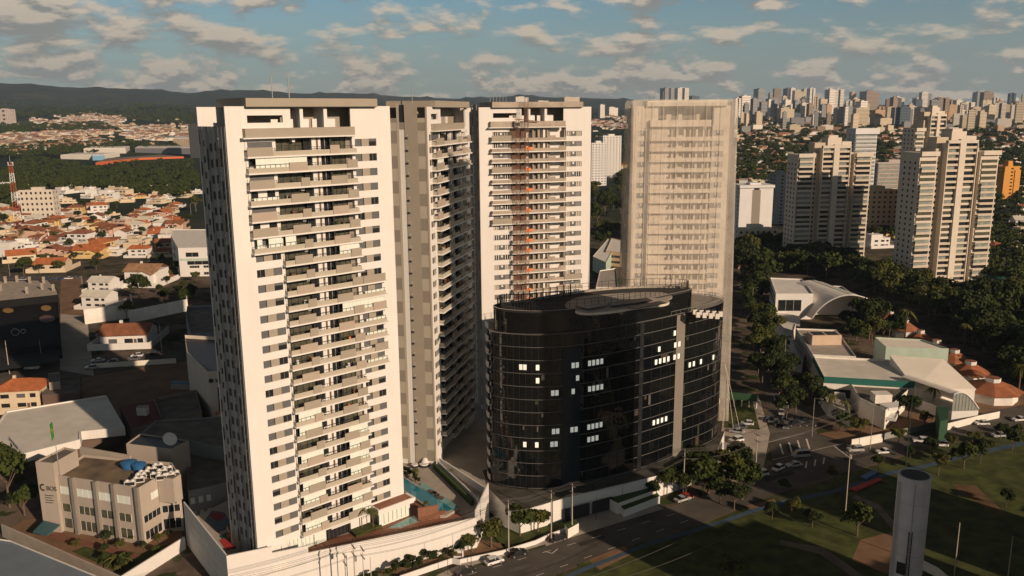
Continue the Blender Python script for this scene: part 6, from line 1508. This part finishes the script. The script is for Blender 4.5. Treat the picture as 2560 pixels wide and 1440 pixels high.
# the woods that read as one mass
def woods():
    base=[crown_geo(1.,s,150,.12,.7,7) for s in range(6)]; out=[]; g=random.Random(8)
    def inside(x,y,P):
        c=False;j=len(P)-1
        for i in range(len(P)):
            if (P[i][1]>y)!=(P[j][1]>y) and x<(P[j][0]-P[i][0])*(y-P[i][1])/(P[j][1]-P[i][1])+P[i][0]: c=not c
            j=i
        return c
    Z=[([(1862,690),(1850,625),(2000,625),(2110,670),(2230,712),(2400,760),(2560,760),(2700,800),(2700,1000),(2560,985),(2500,915),(2440,870),(2300,790),(2240,750),(2170,735),(2110,705),(1925,680),(1900,760),(1885,770)],210,(6,9)),([(0,440),(60,400),(150,405),(240,425),(330,410),(480,405),(500,470),(460,500),(250,478),(120,482),(0,500)],1000,(5,8)),([(0,370),(240,350),(330,355),(480,372),(330,378),(140,395),(0,400)],420,(6,9)),
       ([(0,300),(90,315),(260,310),(300,330),(120,332),(0,340)],350,(7,12)),([(280,290),(480,290),(480,318),(330,305)],260,(7,12)),([(0,480),(0,560),(60,545),(30,500)],30,(4,6)),
       ([(1840,330),(2560,310),(2560,500),(2440,480),(1985,420),(1985,450),(1840,470)],1200,(6,10)),([(1482,296),(1566,296),(1566,450),(1482,440)],150,(5,8)),([(2150,330),(2290,330),(2290,600),(2150,600)],180,(5,7)),([(2440,480),(2560,460),(2560,720),(2440,700)],150,(5,7)),([(1836,300),(2560,290),(2560,330),(1836,330)],260,(7,11)),([(1480,560),(1560,560),(1560,600),(1480,600)],12,(4,6)),([(0,250),(480,262),(480,290),(200,296),(0,300)],500,(9,16))]
    for P,n,rad in Z:
        xs=[p[0] for p in P];ys=[p[1] for p in P];k=0;t_=0
        while k<n and t_<n*8:
            t_+=1;x=g.uniform(min(xs),max(xs));y=g.uniform(min(ys),max(ys))
            if not inside(x,y,P): continue
            p=GT(x,y)
            if p is None: continue
            k+=1; r=g.uniform(*rad); V=base[g.randrange(6)]*r; a=g.uniform(0,6.28); c,s=math.cos(a),math.sin(a)
            W_=np.empty_like(V); W_[:,0]=V[:,0]*c-V[:,1]*s+p.x; W_[:,1]=V[:,0]*s+V[:,1]*c+p.y; W_[:,2]=V[:,2]+p.z+r*.75; out.append(W_)
    V=np.concatenate(out); o=bpy.data.objects.new('woodland',crown_mesh('woodland',V,LM[0])); COL.objects.link(o); tag(o,'dark woodland covering the middle distance and far slopes','woodland',kind='stuff')
woods()
# ------------------------------------------------------------------ vehicles
def car_proto(kind,paint):
    t=thing('parked_car','x','car',(0,0,0)); 
    L,Wd,hb,hr={'hatch':(3.9,1.7,.85,1.5),'sedan':(4.4,1.75,.82,1.42),'suv':(4.5,1.85,1.0,1.72),'van':(4.8,1.9,1.1,2.0)}[kind]
    l=L/2;w=Wd/2
    prof=[(-l,.35),(-l,.62),(-l+.1,hb-.05),(-l*.62,hb+.03),(l*.9,hb+.05),(l,hb-.1),(l,.35)]
    b=MB(); n=len(prof)
    def ext(pr,ww,m,inset=0):
        i=len(b.v); k=b.mi(m); N=len(pr)
        for s in (-1,1):
            for (x,z) in pr: b.v.append((x,s*(ww-inset*(z>hb)),z))
        for j in range(N): b.f.append((i+j,i+(j+1)%N,i+N+(j+1)%N,i+N+j)[::-1]); b.m.append(k)
        b.f.append(tuple(i+j for j in range(N))); b.m.append(k); b.f.append(tuple(i+N+j for j in range(N))[::-1]); b.m.append(k)
    ext(prof,w,paint); 
    rf={'hatch':[(-l*.55,hb),(-l*.15,hr),(l*.7,hr-.04),(l*.92,hb)],'sedan':[(-l*.5,hb),(-l*.12,hr),(l*.42,hr-.02),(l*.72,hb)],'suv':[(-l*.55,hb),(-l*.2,hr),(l*.82,hr-.04),(l*.95,hb)],'van':[(-l*.8,hb),(-l*.45,hr),(l*.97,hr),(l*.99,hb)]}[kind]
    b.build('body',t); 
    g=MB(); b=g; ext(rf,w-.08,dglass,.12); g.build('windows',t)
    r=MB(); xs=rf[1][0],rf[2][0]; r.box(xs[0]+.02,xs[1]-.02,-w+.2,w-.2,hr-.02,hr+.03,paint)
    for x in (xs[0]*.3+xs[1]*.1,):
        r.box(x-.04,x+.04,-w+.12,-w+.2,hb,hr,paint); r.box(x-.04,x+.04,w-.2,w-.12,hb,hr,paint)
    r.build('roof',t)
    for x in (-l*.62,l*.62):
        for s in (-1,1): q=MB(); q.bar((x,s*(w-.18),.31),(x,s*(w+.02),.31),.31,black,n=10); q.bar((x,s*(w+.02),.31),(x,s*(w+.03),.31),.18,steel,n=8); q.build('wheel',t)
    for s in (-1,1): q=MB(); q.box(-l-.02,-l+.06,s*w*.75-.16,s*w*.75+.16,.55,.72,white); q.build('headlight',t); q=MB(); q.box(l-.05,l+.02,s*w*.78-.13,s*w*.78+.13,.6,.78,redp); q.build('tail_light',t)
    return t
def paint(n,c): return mat(n,c,.28,.02,.5,spec=.6)
PT={'white':paint('white_paint',(.72,.72,.72)),'silver':paint('silver_paint',(.38,.39,.40)),'black':paint('black_car_paint',(.02,.02,.022)),'grey':paint('grey_car_paint',(.12,.125,.13)),'red':paint('red_car_paint',(.42,.03,.02)),'blue':paint('blue_car_paint',(.03,.06,.14))}
CP={}
def car(px,py,kind,col,rz,label,sc=1.,z=0.02):
    if (kind,col) not in CP: CP[(kind,col)]=proto(car_proto(kind,PT[col]))
    p=G(px,py,z) if z is not None else GT(px,py); o=dup(CP[(kind,col)],(p.x,p.y,p.z),R(rz),sc,label)
AV=math.degrees(math.atan2((G(1692,1262)-G(1364,1366)).y,(G(1692,1262)-G(1364,1366)).x))
car(1235,1408,'hatch','white',AV+180,'white hatchback parked at the kerb in the sun',1.05)
car(1294,1388,'sedan','black',AV+180,'black sedan parked behind the white hatchback')
car(1162,1432,'sedan','black',AV+180,'black sedan cut by the bottom of the picture')
car(1394,1351,'sedan','black',AV+180,'black sedan at the edge of the garage shadow')
car(1706,1252,'sedan','silver',AV+180,'silver sedan under the street trees')
car(1718,1246,'hatch','red',AV+180,'red hatchback hidden under the street trees')
car(2002,1142,'van','silver',8,'pale van turning at the junction')
car(1985,1166,'sedan','silver',14,'silver sedan leaving the junction')
car(1945,1175,'hatch','white',40,'white hatchback seen end-on beside the corner')
car(1900,1190,'suv','white',20,'white car at the corner pavement')
car(1840,1105,'suv','white',25,'white pickup parked on the corner lot'); car(1850,1070,'sedan','grey',-20,'blue-grey sedan on the corner lot'); car(1868,1062,'hatch','white',-15,'white hatchback behind the blue-grey sedan'); car(1842,1082,'sedan','silver',-25,'silver sedan under the corner lot trees')
car(2138,1128,'suv','silver',4,'silver estate car by the forecourt kerb'); car(2210,1133,'sedan','white',8,'white sedan on the road before the water tower'); car(2303,1106,'suv','white',-14,'white car, left one of two in the club forecourt'); car(2348,1115,'suv','white',-10,'white car, right one of two in the club forecourt')
car(2498,1092,'sedan','silver',5,'silver car under the path trees'); car(2455,1062,'hatch','white',0,'small white car beside the white roadside fence'); car(2548,1052,'sedan','white',10,'white sedan cut by the right edge'); car(2520,1075,'sedan','grey',5,'dark grey car behind the path trees')
car(245,905,'sedan','silver',6,'silver sedan on the shaded street, left of the lot',1.15); car(343,892,'hatch','white',8,'white hatchback on the shaded street',1.15); car(384,887,'sedan','black',8,'dark sedan half in sunlight on the shaded street',1.15); car(80,923,'suv','white',4,'white car before the black building',1.15); car(230,922,'sedan','silver',6,'silver sedan by the corrugated fence',1.15); car(282,908,'hatch','grey',6,'grey hatchback on the shaded street',1.15); car(335,900,'sedan','grey',8,'grey sedan behind the white hatchback',1.15)
for i,(x,y,c) in enumerate([(120,700,'blue'),(150,699,'blue'),(172,698,'white'),(55,701,'silver'),(190,697,'grey')]): car(x,y,'sedan',c,4,f"{c} sedan parked on the cross street, {['left of the bushy tree','under the bushy tree','right of the bushy tree','far left','rightmost'][i]}",1.1)
for i,(x,y,c,k) in enumerate([(10,1165,'red','hatch'),(25,1160,'black','sedan'),(42,1156,'white','sedan'),(60,1155,'black','suv'),(75,1152,'grey','sedan')]): car(x,y,k,c,70,f"{['red hatchback, first','black sedan, second','white sedan, third','black four-wheel drive, fourth','grey sedan, fifth'][i]} in the row beside the stair tower",1.)
for i in range(22):
    u=i/21; x=1858+u*115; y=700+u*370; side=(-9 if i%2 else 8); col=['white','silver','black','grey','red','white'][i%6]
    car(x+side,y,['hatch','sedan','suv'][i%3],col,74,f"{col} {['hatchback','saloon','four-wheel drive'][i%3]} on the avenue, {['first','second','third','fourth','fifth','sixth','seventh','eighth','ninth','tenth','eleventh','twelfth','thirteenth','fourteenth','fifteenth','sixteenth','seventeenth','eighteenth','nineteenth','twentieth','next to last','last'][i]} counting from its far end")
for i in range(9): car(1925+i*12.5,1052+ (i%3)*6,'sedan',['black','grey','black'][i%3],-20+i*3,f"{['black','grey','black'][i%3]} saloon, {['leftmost','second','third','fourth','middle','sixth','seventh','eighth','rightmost'][i]} of the queue in the dark avenue bend")
for pr in CP.values():
    for c in kids(pr[0]): bpy.data.objects.remove(c)
    bpy.data.objects.remove(pr[0])
# motorbike stand row beside the junction
t=thing('bicycle_rack','row of dark hooped racks on the shaded corner pavement','rack',(0,0,0)); q=MB()
for i in range(22): p=G(1900+i*5,1141-i*.3,.5); q.bar((p.x,p.y,0),(p.x,p.y,1.),.06,black,n=4); q.bar((p.x,p.y,1.),(p.x+.3,p.y+.4,1.),.06,black,n=4)
q.build('hoops',t)
# ------------------------------------------------------------------ poles, wires, lamps
def pole(px,py,h,label,arm=True,z=0,lamp=False,m=cpole,r=.16,cat='utility pole'):
    p=G(px,py,z); t=thing('utility_pole' if not lamp else 'street_lamp',label,cat,(p.x,p.y,z),R(AV)); q=MB(); q.bar((0,0,0),(0,0,h),r,m,r*.65,n=8); q.build('pole',t)
    if arm:
        q=MB()
        for zz in (h-.5,h-2.2): q.box(-.06,.06,-1.1,1.1,zz,zz+.12,m); [q.bar((0,y,zz+.1),(0,y,zz+.4),.06,black,n=5) for y in (-1,-.4,.4,1)]
        q.bar((.35,0,h-3.6),(.35,0,h-2.6),.28,steel,n=8) if arm==2 else None
        q.build('crossarm',t)
    if lamp: q=MB(); q.bar((0,0,h-.1),(0,-2.2,h+.5),.05,m,n=5); q.box(-.15,.15,-3,-2.1,h+.42,h+.55,steel); q.build('lamp_head',t)
    return Vector((p.x,p.y,z+h))
w1=pole(1272,1400-12,13,'concrete pole loaded with transformers beside the tall street tree',2)
w2=pole(1378,1354,12.5,'bright concrete pole at the kerb before the garages',1)
w3=pole(1430,1336,12.5,'dim concrete pole in front of the garage driveway',1)
w4=pole(1708,1240,12.5,'dark pole under the trees at the right end of the terrace wall',1)
w0=pole(890,1500,12.,'pole with crossarms in front of the podium wall, left one',2); w00=pole(868,1512,11.,'pole just left of the crossarm pole in front of the podium',1); pole(912,1500,11.5,'slim pole right of the crossarm pole in front of the podium',1,r=.1); pole(930,1490,8.5,'short stub pole in front of the podium',0,r=.1)
w5=pole(1888,1190,12,'pole on the corner pavement',1)
pole(2112,1300,19,'very tall thin pole in the dark park lawn',2,r=.14); pole(2385,1440,12,'pole in the dark park right of the water tower',0,r=.14); pole(2520,1440,9,'second pole in the dark park near the right edge',0,r=.12)
pole(2175,1125,13,'tall street lamp at the forecourt kerb',0,lamp=True,cat='street lamp',m=steel,r=.1); pole(2030,1092,12,'street lamp at the avenue corner',0,lamp=True,cat='street lamp',m=steel,r=.1); pole(1960,925,12,'street lamp halfway up the avenue',0,lamp=True,cat='street lamp',m=steel,r=.1); pole(1880,780,12,'street lamp at the far part of the avenue',0,lamp=True,cat='street lamp',m=steel,r=.1); pole(2262,1195,22,'tall dark pole standing before the water tower',0,r=.12,m=greenp)
pole(24,935,13,'concrete pole with drooping cables by the black building',1); pole(105,905,9,'sign pole on the shaded street',0,r=.08,m=steel); pole(25,690,10,'street lamp on the cross street, far left',0,lamp=True,cat='street lamp',r=.1); pole(1120,1437,7.,'thin black lamp post on the verge, left one',0,r=.06,m=black); pole(1178,1412,7.,'thin black lamp post on the verge, right one',0,r=.06,m=black); pole(1490,1300,6,'thin black post on the driveway',0,r=.06,m=black); pole(1556,1272,6,'white-topped post beside the lower planter',0,r=.06,m=black)
pole(478,540,12,'street lamp by the very dark round tree',0,lamp=True,cat='street lamp',r=.12); pole(405,880,12,'pole at the right end of the long low house',1)
t=thing('power_lines','sagging power lines strung from pole to pole along the avenue','cables',(0,0,0)); q=MB()
def wire(a,b,off,dz,sag):
    q=MB()
    a=a+Vector((0,0,-dz));b=b+Vector((0,0,-dz)); d=(b-a).normalized(); n=Vector((-d.y,d.x,0))*off; pv=None
    for i in range(15):
        u=i/14; p=a.lerp(b,u)+n-Vector((0,0,sag*4*u*(1-u)))
        if pv: q.bar(pv,p,.035,mat('grey_cable',(.12,.115,.11),.6),n=3)
        pv=p
    q.build('wire',t)
far=G(2170,1100,0)+Vector((0,0,13)); left=G(300,1640,0)+Vector((0,0,12))
for a,b,s in ((left,w0,1.5),(w0,w1,1.4),(w1,w2,.6),(w2,w3,.3),(w3,w4,1.6),(w4,w5,1.2),(w5,far,1.5)):
    for off in (-1,-.4,.4,1): wire(a,b,off,.1,s)
    for off in (0,.4): wire(a,b,off,2.6,s*1.1)
for i,(a,b) in enumerate((((1420,1460),(1800,1300)),((1500,1460),(1840,1330)))): wire(G(*a,6.),G(*b,9.),0,0,1.)
t=thing('playground','red and blue children\'s play frames in the shaded park','play frame',(0,0,0)); q=MB(); P=GP([(2122,1220),(2196,1192),(2206,1197),(2140,1226)],.6); q.prism(P,.1,.5,redp); P=GP([(2150,1190),(2185,1172),(2194,1180),(2165,1196)],.6); q.prism(P,.1,.5,bluem); q.build('panel',t)
# ------------------------------------------------------------------ air
def haze():
    m=bpy.data.materials.new('air'); m.use_nodes=True; nt=m.node_tree; nt.nodes.clear(); o=nt.nodes.new('ShaderNodeOutputMaterial'); v=nt.nodes.new('ShaderNodeVolumePrincipled'); v.inputs['Color'].default_value=(.55,.74,1.0,1); v.inputs['Density'].default_value=HAZE_D; v.inputs['Anisotropy'].default_value=.1; nt.links.new(v.outputs[0],o.inputs['Volume'])
    b=MB(); b.box(-13500,13500,-13500,13500,-60,760,m); ob=b.build('haze'); tag(ob,kind='stuff')
HAZE_D=4.4e-5
haze()
# labels: keep within sixteen words
for o in COL.objects:
    l=o.get('label')
    if l and len(l.replace('-',' ').split())>16: o['label']=l.split(',')[0]+','+(l.split(',')[-1] if len((l.split(',')[0]+l.split(',')[-1]).replace('-',' ').split())<=16 else ' in the town')
